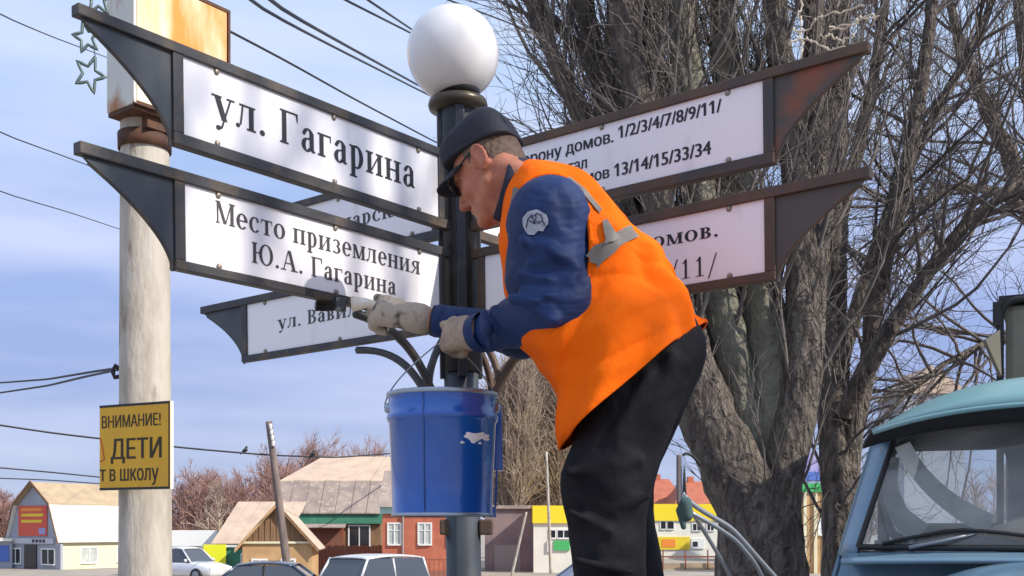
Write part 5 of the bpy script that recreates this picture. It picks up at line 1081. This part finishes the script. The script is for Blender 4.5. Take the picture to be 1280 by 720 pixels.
write('т в школу', SP(0, zs0, .002), ux, V3(0, 0, 1), nS, wS*.005, wS*.84, hS*.105, hS*.19, inkS, face, style='sans', bold=.02)
mb = MB(); mb.tube([SP(.004, zs0+hS*.34, .003), SP(wS*.07, zs0+hS*.36, .003), SP(wS*.04, zs0+hS*.52, .003), SP(.004, zs0+hS*.62, .003)], .0035, 5); obj('red_mark', mb, m_red, face)
m_wire = mat('cable_black', (.02, .02, .025), .6)
def wire(label, pts, r, group='overhead wires'):
    A_ = [P(*p) for p in pts]
    if pts[0][0] < 0 or pts[0][1] < 0: d_ = (A_[0]-A_[1])*V3(1, 1, .6); A_ = [A_[0]+d_*(1.5 if pts[0][2] < 20 else 6)]+A_
    if pts[-1][0] > 160: d_ = (A_[-1]-A_[-2])*V3(1, 1, .8); A_.append(A_[-1]+d_*1.5)
    path = rs(A_, 70) if len(A_) > 2 else np.array([A_[0]*(1-t)+A_[1]*t-V3(0, 0, 4*.0*t*(1-t)) for t in np.linspace(0, 1, 30)])
    mb = MB(); mb.tube(path, r, 6); o = obj('overhead_cable', mb, m_wire); setp(o, label, 'cable', group); return o
wire('upper of the paired cables running to the globe lamp', [(310, -12, 8), (420, 50, 13), (560, 127, 24), (680, 190, 45)], .017)
wire('lower of the paired cables running to the globe lamp', [(284, -12, 8), (400, 50, 13), (560, 131, 24), (680, 196, 45)], .015)
wire('short top cable left of the globe, upper one', [(448, -8, 9), (515, 37, 13), (560, 66, 18)], .011)
wire('short top cable left of the globe, lower one', [(416, -8, 9), (515, 42, 13), (560, 70, 18)], .011)
wire('twisted cable from the light box to behind the upper left sign', [(285, 38, 6.0), (360, 77, 6.9), (430, 117, 8), (545, 178, 11), (700, 255, 20)], .007)
wire('thin cable crossing the poplar from the top', [(545, -6, 10), (640, 30, 12), (740, 75, 14)], .008)
wire('thin cable at the upper left corner', [(-20, 10, 12), (60, 44, 16), (150, 78, 24), (260, 120, 40)], .009)
wire('thin cable sloping down behind the light box', [(-20, 160, 12), (80, 195, 15), (160, 226, 20), (300, 280, 40)], .008)
wire('thin cable meeting the pole at mid height', [(-20, 235, 12), (80, 263, 15), (160, 290, 20), (300, 330, 40)], .007)
wire('cable tied to the pole hook, upper strand', [(-20, 480, 9), (60, 474, 7.4), (120, 464, 6.2), (148, 460, 5.58)], .007)
wire('cable tied to the pole hook, lower strand', [(-20, 494, 9), (60, 482, 7.4), (110, 470, 6.3), (148, 462, 5.58)], .007)
wire('long cable on which the two birds sit', [(-20, 528, 36), (60, 541, 37), (150, 551, 38), (240, 561, 39), (337, 569, 40), (420, 572, 46), (500, 566, 55)], .035)
wire('low cable left of the yellow sign', [(-20, 583, 40), (60, 590, 42), (160, 600, 50)], .03)
wire('lowest cable left of the yellow sign', [(-20, 597, 40), (60, 600, 42), (160, 607, 50)], .025)
wire('thin cable right of the second trunk', [(1040, 440, 20), (1140, 465, 20), (1300, 490, 20)], .010)
for px, py, lab in ((306, 563, 'small dark bird on the cable left of the wooden pole'), (391, 568, 'small dark bird on the cable right of the wooden pole')):
    c = P(px, py, 40); th = thing('bird', lab, 'bird', c-V3(0, 0, .1), 'birds on the cable'); fb = Field(c-.35, c+.35, .012)
    fb.cone(c+V3(.03, 0, .02), c+V3(-.05, 0, -.04), .075, .06, .03); fb.cone(c+V3(.05, 0, .09), c+V3(.06, 0, .12), .042, .042, .03); fb.cone(c+V3(-.06, 0, -.05), c+V3(-.17, 0, -.15), .035, .015, .03); fb.cone(c+V3(.08, 0, .12), c+V3(.13, 0, .115), .016, .004, .01)
    v, q = fb.mesh(); obj_np('body', v, q, m_wire, th); mb = MB(); mb.tube([c+V3(0, 0, -.03), c+V3(.0, 0, -.13)], .008, 5); obj('leg', mb, m_wire, th)
# pale wire garland tangled on the upper right arm
gd = []; g_ = np.random.default_rng(8); a_, b_ = P(945, 52, 3.05), P(1082, 40, 2.85)
lines = []
for k in range(5):
    t = np.linspace(0, 1, 22)[:, None]; s0, e0 = sorted(g_.uniform(0, 1, 2)); e0 = max(e0, s0+.35); pth = a_+(b_-a_)*(s0+(min(e0, 1)-s0)*t); pth = pth+np.cumsum(g_.normal(0, .0045, (22, 3)), 0)+V3(0, 0, g_.uniform(-.02, .03)); lines.append(pth)
lines.append(np.array([P(1000, 4, 3.0)+V3(*g_.normal(0, .004, 3))*1+(P(1002, 78, 3.0)-P(1000, 4, 3.0))*t for t in np.linspace(0, 1, 22)]))
th = thing('light_garland', 'pale tangled wire garland lying over the top right sign arm', 'garland', P(1010, 60, 2.95))
v, q = tubes(np.array(lines), np.full((len(lines), 22), .0022), 6); obj_np('wires', v, q, mat('garland_wire', (.62, .52, .40), .6), th, kind='stuff')
for i in range(26): l = lines[g_.integers(len(lines))]; c = l[g_.integers(22)]; mb = MB(); mb.lathe(c, [(0, .007), (.003, .004), (.0035, 0), (0, -.006)], 6); obj('bulb', mb, bpy.data.materials['garland_wire'], th)
# ------------------------------------------------------------------ parked cars
m_glass_car = mat('car_glass', (.05, .06, .08), .06, 0, spec=.8)
def carpaint(n, c): return mat(n, c, .28, .3, coat=.8)
def car(label, px, Y, rotz, paint, L_=4.2, Wd=1.68, Hh=1.42, boxy=False, group='cars parked in front of the houses', cat='car', name='parked_car'):
    th = thing(name, label, cat, V3((px-640)/F*Y, Y, float(gz(Y))+.004), group, rotz, True)
    if boxy: prof = [(-.5, .30), (-.5, .62), (-.49, .82), (-.30, .90), (-.285, .92), (-.19, 1.0), (.46, 1.0), (.495, .60), (.5, .55), (.5, .28)]; roof = (-.15, .40, .455, -.27)
    else: prof = None
    hw = Wd/2
    # lower body: cross-sections along x, rounded
    xs = np.linspace(-.5, .5, 33)*L_; sec = []
    for x in xs:
        t = x/L_; belt = (.63 if boxy else .60)*Hh*(1-.0*t)
        if t < -.18: belt *= 1-((-.18-t)/.32)**2*(.13 if boxy else .22)
        if t > .30 and not boxy: belt *= 1-((t-.30)/.2)**2*.10
        w = hw*(1-abs(2*t)**6*(.10 if boxy else .18)); zb0 = .22+.05*abs(2*t)**8
        sec.append([(-w*.90, zb0), (-w*.98, .36), (-w, .52), (-w*.97, belt-.10), (-w*.90, belt-.015), (-w*.6, belt+.012), (0, belt+.02), (w*.6, belt+.012), (w*.90, belt-.015), (w*.97, belt-.10), (w, .52), (w*.98, .36), (w*.90, zb0)])
    mb = MB(); n = 13; vs = [(x, y, z) for x, s in zip(xs, sec) for y, z in s]; fs = [(i*n+j, i*n+(j+1) % n, (i+1)*n+(j+1) % n, (i+1)*n+j) for i in range(32) for j in range(n)]; fs += [tuple(range(n))[::-1], tuple(range(32*n, 33*n))]
    mb.add(vs, fs); obj('body', mb, paint, th, True)
    # cabin: glass volume with a painted roof and pillars
    zb, zt = (.62 if boxy else .59)*Hh, Hh
    bx0, bx1, tx0, tx1 = ((-.20, .485, -.10, .44) if boxy else (-.24, .36, -.08, .20)); wb, wt = hw*.93, hw*(.82 if boxy else .72)
    def cab(t, x_in=0, s=1): return [((bx0+(tx0-bx0)*t)*L_+x_in, (wb+(wt-wb)*t)), ((bx1+(tx1-bx1)*t)*L_-x_in, (wb+(wt-wb)*t))]
    mb = MB(); (a, w0), (b, _) = cab(0); (c, w1), (d, _) = cab(.96); z1 = zb+(zt-zb)*.93
    mb.add([(a, -w0, zb), (b, -w0, zb), (b, w0, zb), (a, w0, zb), (c, -w1, z1), (d, -w1, z1), (d, w1, z1), (c, w1, z1)], [(0, 1, 5, 4), (2, 3, 7, 6), (3, 0, 4, 7), (1, 2, 6, 5), (4, 5, 6, 7)]); obj('glasshouse', mb, m_glass_car, th)
    rf = MB(); rows = []; K = 9
    for i in range(K):
        s = i/(K-1); x = c+(d-c)*s; crown = .05*math.sin(math.pi*s)*1+0; e_ = .10*(abs(2*s-1)**4)
        for j in range(9): y = -w1*1.02+2*w1*1.02*j/8; rows.append((x+(.04 if i == 0 else -.04 if i == K-1 else 0)*-1, y, z1+.012+crown*.9-(abs(y)/w1)**4*.035+.02-e_*.2))
    rf.add(rows, [(i*9+j, i*9+j+1, (i+1)*9+j+1, (i+1)*9+j) for i in range(K-1) for j in range(8)]); ro = obj('roof', rf, paint, th, True); sd = ro.modifiers.new('t', 'SOLIDIFY'); sd.thickness = .03
    for s in (-1, 1):
        for (xa, xb) in ((a, c), (b, d)): mb = MB(); mb.tube([(xa, s*w0*.99, zb), (xb, s*w1*1.0, z1+.01)], .035, 6); obj('pillar', mb, paint, th, True)
        mb = MB(); xm = (a+b)/2+.05*L_*0; mb.tube([(xm, s*(w0+.003), zb), (xm-.02, s*(w1+.003), z1)], .03, 6); obj('pillar', mb, paint if boxy else M['rubber'], th, True)
        for wx in (-.32, .31):
            wm = MB(); wm.lathe((wx*L_, s*(hw-.07), .30), [(0, -.09), (.2, -.09), (.29, -.08), (.31, -.04), (.31, .04), (.29, .08), (.2, .09), (0, .075)], 22, [V3(1, 0, 0), V3(0, 0, 1), V3(0, s, 0)]); wo = obj('wheel', wm, M['rubber'], th, True)
            rm = MB(); rm.lathe((wx*L_, s*(hw-.07), .30), [(0, .095), (.17, .094), (.19, .085)], 18, [V3(1, 0, 0), V3(0, 0, 1), V3(0, s, 0)]); obj('rim', rm, M['galv'], wo, True)
        mb = MB(); mb.box((-.495*L_, s*hw*.66, .58), (.05, .3, .14)); obj('headlight', mb, m_frame, th, bevel=.02)
        mb = MB(); mb.box((.492*L_, s*hw*.7, .66), (.05, .22, .14)); obj('tail_light', mb, m_red, th, bevel=.02)
        mb = MB(); mb.box((-.20*L_, s*(hw+.07), .93), (.06, .15, .11)); obj('wing_mirror', mb, paint, th, bevel=.02)
    return th
car('white boxy off road car with dark windows, right of the dark sedan', 450, 28, math.radians(52), carpaint('car_white', (.72, .72, .72)), 3.7, 1.66, 1.56, True)
car('dark blue grey sedan left of the white boxy car', 322, 27.5, math.radians(4), carpaint('car_bluegrey', (.035, .055, .09)), 4.6, 1.72, 1.40)
car('small white hatchback partly behind the concrete pole', 232, 47, math.radians(155), carpaint('car_white_two', (.74, .74, .75)), 3.9, 1.62, 1.44)
car('silver grey sedan whose roof shows by the trouser leg', 745, 29, math.radians(8), carpaint('car_silver', (.30, .33, .38)), 4.6, 1.75, 1.42)
# ------------------------------------------------------------------ the pale blue truck on the right
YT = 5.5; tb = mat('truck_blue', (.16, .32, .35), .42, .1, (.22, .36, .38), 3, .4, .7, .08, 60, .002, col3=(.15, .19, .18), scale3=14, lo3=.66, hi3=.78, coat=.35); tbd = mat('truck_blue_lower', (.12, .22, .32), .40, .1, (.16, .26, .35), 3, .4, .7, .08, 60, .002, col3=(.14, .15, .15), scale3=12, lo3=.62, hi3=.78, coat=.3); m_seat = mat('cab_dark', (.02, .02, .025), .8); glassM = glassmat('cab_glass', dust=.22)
TR = thing('truck', 'old pale blue truck cab with curved roof and wipers at the right edge', 'truck', V3(2.75, YT+1, 0), None, 0)
yaw = math.radians(-20); ca_, sa_ = math.cos(yaw), math.sin(yaw); TC = V3(2.70, 5.24, 0)
def T(x, y, z): return TC+V3(x*ca_-y*sa_, x*sa_+y*ca_, z)          # x across (left negative), y back, z up
def hwid(z): return .905+max(0, 2.33-z)*.27 if z > 1.4 else 1.156    # half width of the cab at height z
zW0, zW1, zR = 1.70, 2.30, 2.33
# windscreen: curved grid
def wsx(s, t):     # s -1..1 across, t 0..1 up
    z = zW0+(zW1+.055*(1-s*s)-zW0)*t; hw = hwid(z)-.085-.02*t; return T(s*hw, .10*s*s*1.6+.20*t-.0, z)
def patch(fn, nu, nv, name, m, par, solid=0, smooth=True):
    v = [fn(-1+2*i/(nu-1), j/(nv-1)) for j in range(nv) for i in range(nu)]; q = [(j*nu+i, j*nu+i+1, (j+1)*nu+i+1, (j+1)*nu+i) for j in range(nv-1) for i in range(nu-1)]; mb = MB(); mb.add(v, q); o = obj(name, mb, m, par, smooth)
    if solid: s = o.modifiers.new('t', 'SOLIDIFY'); s.thickness = solid; s.offset = 0
    return o
ws = patch(wsx, 30, 10, 'windscreen', glassM, TR)
rim = [wsx(s, 0) for s in np.linspace(-1, 1, 24)]+[wsx(1, t) for t in np.linspace(0, 1, 10)[1:]]+[wsx(s, 1) for s in np.linspace(1, -1, 24)[1:]]+[wsx(-1, t) for t in np.linspace(1, 0, 10)[1:]]
mb = MB(); mb.tube(rim, .016, 8, cap=False); obj('rubber_seal', mb, M['rubber'], ws, True)
# pillars
for s in (-1, 1):
    def pil(a, t, s=s): z = zW0-.05+(zW1-.01-zW0+.05)*t; k = (a+1)/2; h0 = hwid(z)-.09-.02*t; x = s*(h0+(.09+.02*t)*k); return T(x, .16+.20*t+.16*k*k, z)
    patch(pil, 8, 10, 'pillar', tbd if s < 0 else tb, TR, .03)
    def sidew(a, t, s=s): z = .95+(zR-.95)*t; k = (a+1)/2; return T(s*hwid(z), .30+1.35*k+.22*max(0, (z-1.7)/.6)*(1-k), z)
    # door with its own window opening: lower panel and frame
    def door(a, t, s=s): z = .95+(1.66-.95)*t; k = (a+1)/2; return T(s*(hwid(z)+.002), .32+.95*k, z)
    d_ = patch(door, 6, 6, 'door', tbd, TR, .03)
    def dwin(a, t, s=s): z = 1.67+(2.24-1.67)*t; k = (a+1)/2; return T(s*(hwid(z)-.01), .38+.20*t+.86*k-.12*k*t, z)
    patch(dwin, 6, 5, 'door_window', glassM, d_)
    for (k0, k1) in ((0, 0), (1, 1)): mb = MB(); mb.tube([T(s*hwid(z), .34+.20*(z-1.67)/.57+.92*k0-.1*k0*(z-1.67)/.57, z) for z in (1.66, 1.95, 2.26)], .022, 6); obj('window_frame', mb, tb, d_, True)
    mb = MB(); mb.box(T(s*(hwid(1.45)+.03), 1.12, 1.45), (.03, .14, .03)); obj('handle', mb, M['galv'], d_)
# roof: domed, overhanging the screen
def roofp(a, t):
    y = -.01+1.66*t; w = .905; ed = abs(a)**5; z = 2.315+.27*(1-abs(a)**2.4)*(1-.22*(2*t-1)**2)*(1-.55*max(0, .10-t)/.10)+.0; x = a*(w+.015)
    return T(x, y+.13*a*a*(1-t)-.02, z-.015*ed)
rf = patch(roofp, 40, 26, 'roof', tb, TR, .03)
def lip(a, t):
    b = roofp(a, 0); return b+V3(0, .004+.15*t, -.0-.075*t+.012*math.sin(t*3))
patch(lip, 40, 5, 'visor', mat('visor_black', (.012, .013, .016), .7), TR, .015)
mb = MB(); mb.tube([roofp(a, 0)+V3(0, -.012, -.006) for a in np.linspace(-1, 1, 50)], .013, 8); obj('drip_rail', mb, tb, rf, True)
def header(a, t): z0 = wsx(a, 1); r0 = roofp(a, .14); return z0*(1-t)+(r0-V3(0, 0, .02))*t+V3(0, .01, -.008*(1-t))
patch(header, 30, 3, 'header_panel', m_seat, TR, .01)
mb = MB(); mb.tube([wsx(a, 1)+V3(0, .045, .048) for a in np.linspace(-1, 1, 40)], .055, 10); obj('header_rail', mb, m_seat, TR, True)
def fire(a, t): z = .85+.83*t; return T(a*(hwid(z)-.02), .10+.16*a*a, z)
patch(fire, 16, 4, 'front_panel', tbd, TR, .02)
# rear wall with a window
def rear(lo, hi, nm, m): 
    mb = MB(); c = [(lo[0]+hi[0])/2, (lo[1]+hi[1])/2]; mb.box(T(c[0], 1.62, c[1]), (hi[0]-lo[0], .04, hi[1]-lo[1]), [V3(ca_, sa_, 0), V3(-sa_, ca_, 0), V3(0, 0, 1)]); return obj(nm, mb, m, TR)
rw = []
for lo, hi in (((-.95, 1.0), (.95, 1.72)), ((-.93, 1.72), (-.86, 2.31)), ((-.14, 1.72), (.93, 2.30))): rear(lo, hi, 'rear_wall', m_seat)
mb = MB()
cx_, cz_, rx_, rz_ = -.50, 2.03, .37, .31; ring = []
for a in np.linspace(0, 2*math.pi, 41): ring.append(T(cx_+rx_*math.copysign(abs(math.cos(a))**.35, math.cos(a)), 1.60, cz_+rz_*math.copysign(abs(math.sin(a))**.35, math.sin(a))))
mb.tube(ring, .03, 6, cap=False); obj('rear_window_seal', mb, m_seat, TR, True)
mb = MB(); tp = [T(x, 1.64, z) for x, z in [(-.93, 2.295), (.93, 2.295)]]+[roofp(a, .985)-V3(0, 0, .012) for a in np.linspace(.97, -.97, 24)]; mb.prism(tp, V3(0, .02, 0)); obj('rear_wall', mb, m_seat, TR)
def ribbon(pts, w, nm):  # pale curved strips inside the cab, imitating reflections on the windscreen
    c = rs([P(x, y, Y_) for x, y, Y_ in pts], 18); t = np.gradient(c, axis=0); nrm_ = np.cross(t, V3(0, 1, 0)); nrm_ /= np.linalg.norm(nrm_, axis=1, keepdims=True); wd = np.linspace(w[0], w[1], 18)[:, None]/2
    v = np.vstack([c-nrm_*wd, c+nrm_*wd]); qd = [(i, i+1, 18+i+1, 18+i) for i in range(17)]; mb = MB(); mb.add(v, qd); return obj(nm, mb, mat(nm+'_pale', (.50, .50, .46), .8, 0, (.40, .40, .38), 12), TR, True)
ribbon([(1128, 556, 5.75), (1146, 588, 5.70), (1172, 616, 5.66), (1206, 641, 5.6), (1238, 656, 5.6)], (.085, .11), 'reflection_band')
ribbon([(1118, 572, 5.85), (1112, 612, 5.85), (1124, 645, 5.82), (1150, 668, 5.8)], (.05, .14), 'reflection_crescent')
# dashboard, wheel, seats, papers behind the glass
mb = MB(); mb.box(T(0, .50, 1.60), (1.68, .5, .12), [V3(ca_, sa_, 0), V3(-sa_, ca_, 0), V3(0, 0, 1)]); obj('dashboard', mb, m_seat, TR, bevel=.03)
mb = MB(); mb.box(T(-.15, .50, 1.664), (.5, .26, .006), [V3(ca_, sa_, 0), V3(-sa_, ca_, 0), V3(0, 0, 1)]); obj('papers', mb, m_frame, TR)
sw = [T(.42+.21*math.cos(a), .78+.10*math.sin(a), 1.72+.16*math.sin(a)) for a in np.linspace(0, 2*math.pi, 31)]; mb = MB(); mb.tube(sw, .014, 8, cap=False); mb.tube([T(.42, .78, 1.72), T(.42, .6, 1.58)], .025, 8); mb.tube([T(.22, .78, 1.72), T(.62, .78, 1.72)], .01, 6); obj('steering_wheel', mb, M['rubber'], TR, True)
for x in (-.42, .42): mb = MB(); mb.box(T(x, 1.38, 1.52), (.55, .14, .62)); mb.box(T(x, 1.15, 1.2), (.55, .5, .14)); obj('seat', mb, mat('seat_vinyl', (.05, .04, .035), .6) if x < 0 else bpy.data.materials['seat_vinyl'], TR, bevel=.04)
mb = MB(); mb.prism([T(-.06, .22, 2.27), T(.16, .22, 2.29), T(.12, .20, 2.21), T(-.10, .20, 2.19)], V3(0, .004, 0)); obj('pass_sticker', mb, mat('sticker_green', (.25, .42, .33), .5, 0, (.45, .55, .45), 30), TR)
# front body: cowl, bonnet, wings, grille
def cowl(a, t): w = hwid(1.68)+.0; return T(a*(w-.01), .06+.16*a*a-.22*t, 1.685-.045*t-.02*a*a)
patch(cowl, 30, 5, 'cowl', tbd, TR, .02)
def bonnet(a, t): w = .62-.10*t; return T(a*w, -.17-1.15*t, 1.635-.06*t-.10*abs(a)**3-.10*max(0, t-.8)/.2)
patch(bonnet, 20, 14, 'bonnet', tbd, TR, .02)
def bside(a, t): return T(0, 0, 0)
for s in (-1, 1):
    def wing(a, t, s=s): th_ = math.pi*t; k = (a+1)/2; return T(s*(.60+.42*k), -.72-.62*math.cos(th_)*1.0, 1.02+.30*math.sin(th_)-.10*k*k)
    patch(wing, 8, 20, 'wing', tbd, TR, .02)
    def bs(a, t, s=s): w = .62-.10*t; return T(s*(w+.002), -.17-1.15*t, 1.535-.06*t-.5*(a+1)/2)
    patch(bs, 4, 10, 'bonnet_side', tbd, TR, .02)
    wm = MB(); wm.lathe(T(s*.86, -.72, .50), [(0, -.12), (.3, -.13), (.46, -.12), (.5, -.06), (.5, .06), (.46, .12), (.3, .11), (.25, .03), (0, .03)], 30, [V3(0, 1, 0), V3(0, 0, 1), V3(s, 0, 0)]); wo = obj('wheel', wm, M['rubber'], TR, True)
    wm = MB(); wm.lathe(T(s*.86, -.72, .50), [(0, .05), (.26, .05), (.29, .115)], 20, [V3(0, 1, 0), V3(0, 0, 1), V3(s, 0, 0)]); obj('rim', wm, M['white'], wo, True)
    wm = MB(); wm.lathe(T(s*.72, -1.42, 1.0), [(0, .03), (.08, .025), (.10, 0), (.10, -.06)], 20, [V3(1, 0, 0), V3(0, 0, 1), V3(0, -1, 0)]); obj('headlight', wm, m_frame, TR, True)
    def sk(a, t, s=s): z = .55+.45*t; return T(s*1.03, .1+1.5*(a+1)/2, z)
    patch(sk, 4, 4, 'sill', tbd, TR, .03)
for k in range(9): mb = MB(); mb.box(T(0, -1.36, .75+.075*k), (1.04, .03, .03), [V3(ca_, sa_, 0), V3(-sa_, ca_, 0), V3(0, 0, 1)]); obj('grille_bar', mb, M['white'], TR)
mb = MB(); mb.box(T(0, -1.30, 1.05), (1.06, .04, .85), [V3(ca_, sa_, 0), V3(-sa_, ca_, 0), V3(0, 0, 1)]); obj('radiator', mb, m_seat, TR)
mb = MB(); mb.box(T(0, -1.52, .56), (2.0, .10, .20), [V3(ca_, sa_, 0), V3(-sa_, ca_, 0), V3(0, 0, 1)]); obj('bumper', mb, m_frame, TR, bevel=.02)
mb = MB(); mb.box(T(0, 3.2, .85), (.8, 5.5, .22), [V3(ca_, sa_, 0), V3(-sa_, ca_, 0), V3(0, 0, 1)]); obj('chassis', mb, m_seat, TR)
for s in (-1, 1):
    wm = MB(); wm.lathe(T(s*.82, 3.9, .50), [(0, -.2), (.46, -.2), (.5, -.12), (.5, .12), (.46, .2), (.25, .15), (0, .05)], 28, [V3(0, 1, 0), V3(0, 0, 1), V3(s, 0, 0)]); obj('wheel', wm, M['rubber'], TR, True)
# wipers
for (x0, x1, xa, xb) in ((-.74, -.42, -.80, -.02), (.10, .42, .05, .80)):
    mb = MB(); mb.tube([T(x0, .0+.12*x0*x0, 1.700), T((x0+x1)/2, -.02+.1*x0*x0, 1.735), T(x1, .03+.1*x1*x1, 1.775)], [.012, .010, .008], 6); w_o = obj('wiper_arm', mb, M['galv'], TR, True)
    mb = MB(); mb.tube([wsx(s_, t_)+V3(0, -.02, 0) for s_, t_ in zip(np.linspace(xa/.9, xb/.9, 10), (.03, .07, .10, .13, .14, .13, .115, .095, .07, .045))], .011, 6); obj('wiper_blade', mb, M['rubber'], w_o, True)
# mirror on its bracket, left
def tub(pts, r, nm, m, par): mb = MB(); mb.tube(rs([P(*p) for p in pts], 24), r, 10); return obj(nm, mb, m, par, True)
mm = tub([(984, 738, 5.0), (950, 700, 4.9), (915, 660, 4.8), (880, 640, 4.7), (858, 625, 4.65), (846, 606, 4.65)], .011, 'mirror_bracket', M['galv'], TR)
tub([(962, 740, 5.0), (945, 705, 4.9), (920, 675, 4.8), (890, 655, 4.7), (862, 640, 4.65)], .010, 'mirror_bracket', M['galv'], TR)
tub([(925, 745, 5.0), (905, 705, 4.9), (885, 672, 4.8), (868, 645, 4.7)], .009, 'mirror_bracket', M['galv'], TR)
tub([(857, 625, 4.65), (855, 590, 4.65), (852, 569, 4.65), (858, 565, 4.65), (866, 570, 4.67), (876, 582, 4.7)], .006, 'mirror_stay', M['rubber'], TR)
mb = MB(); ctr = P(851, 600, 4.65); aM = [unit([.35, .94, 0]), unit([.94, -.35, 0]), V3(0, 0, 1)]; mb.box(ctr, (.10, .022, .215), aM); mi = obj('mirror_housing', mb, mat('mirror_back', (.16, .13, .13), .6), TR, bevel=.010)
mb = MB(); mb.box(ctr+aM[1]*.0125, (.09, .003, .20), aM); obj('mirror_glass', mb, mat('mirror_glass', (.75, .78, .8), .05, 1.0), mi)
fk = Field(P(855, 638, 4.62)-.12, P(855, 638, 4.62)+.12, .004); c = P(856, 638, 4.62); fk.cone(c+V3(0, 0, .03), c+V3(.01, 0, -.02), .030, .026, .01); fk.cone(c+V3(-.02, 0, .0), c+V3(-.005, 0, -.07), .018, .012, .01); v, q = fk.mesh(); obj_np('mirror_clamp', v, q, mat('green_cloth', (.045, .085, .085), .9), mi)
# crane cabin with rounded black frame standing behind the truck cab
CO = P(1246, 462, 7.4); cy_ = math.radians(-27); cax = V3(math.cos(cy_), math.sin(cy_), 0); cay = V3(-math.sin(cy_), math.cos(cy_), 0); zc0, zc1 = .96, P(0, 374, 7.4)[2]
def Q(x, y, z): return V3(CO[0], CO[1], 0)+cax*x+cay*y+V3(0, 0, z)
cb = thing('crane_cabin', 'olive grey crane operator cabin with a black rubber framed window above the truck roof', 'cabin', Q(.6, .6, .95)); mo = mat('olive_panel', (.22, .21, .15), .7, 0, (.16, .15, .12), 4); CA = [cax, cay, V3(0, 0, 1)]
mb = MB(); mb.box(Q(.66, .60, (zc0+zc1-.03)/2), (1.22, 1.1, zc1-.03-zc0), CA); obj('shell', mb, mo, cb, bevel=.05)
mb = MB(); fx0, fx1, fz0, fz1, rr = .02, 1.25, zc0+.25, zc1-.01, .11; rg = []
for (cx, cz, a0) in ((fx0+rr, fz1-rr, 180), (fx1-rr, fz1-rr, 90), (fx1-rr, fz0+rr, 0), (fx0+rr, fz0+rr, -90)):
    for a in np.radians(np.linspace(a0, a0-90, 7)): rg.append(Q(cx+rr*math.cos(a), .02, cz+rr*math.sin(a)))
mb.tube(rg+[rg[0]], .024, 8, cap=False); obj('window_seal', mb, M['rubber'], cb, True)
mb = MB(); mb.box(Q(.74, .042, (zc0+.6+zc1-.08)/2), (.95, .012, zc1-.68-zc0), CA); obj('window', mb, m_dark, cb)
mb = MB(); mb.box(Q(.66, .60, zc1+.01), (1.30, 1.16, .028), CA); obj('roof_edge', mb, M['rubber'], cb)
mb = MB(); mb.box(Q(.0, .01, zc1-.10), (.05, .05, .16), CA); obj('corner_post', mb, M['rubber'], cb)
mb = MB(); mb.prism([P(1232, 425, 7.35), P(1250, 412, 7.35), P(1252, 470, 7.35)], V3(0, .05, 0)); obj('side_plate', mb, mo, cb)
# ------------------------------------------------------------------ step platform under the man's boots
lx, ly = P(785, 0, YB)[0]-.08, YB+.06; st = thing('step_ladder', 'steel step ladder on which the man stands', 'ladder', (lx, ly, 0)); mst = M['galv']
mb = MB(); mb.span((lx-.30, ly-.25, SOLE-.035), (lx+.24, ly+.25, SOLE-.003)); obj('platform', mb, mst, st, bevel=.006)
for sx_ in (-1, 1):
    for sy in (-1, 1): mb = MB(); mb.tube([(lx+sx_*.24-.03, ly+sy*.22, SOLE-.04), (lx+sx_*.55-.03, ly+sy*.30, 0.01)], .018, 8); obj('leg', mb, mst, st, True)
for k in range(5): z = SOLE-.27*(k+1)+.02; t = (SOLE-z)/SOLE; mb = MB(); mb.box((lx-.27-.31*t, ly, z), (.09, .46+.14*t, .025)); obj('tread', mb, mst, st)
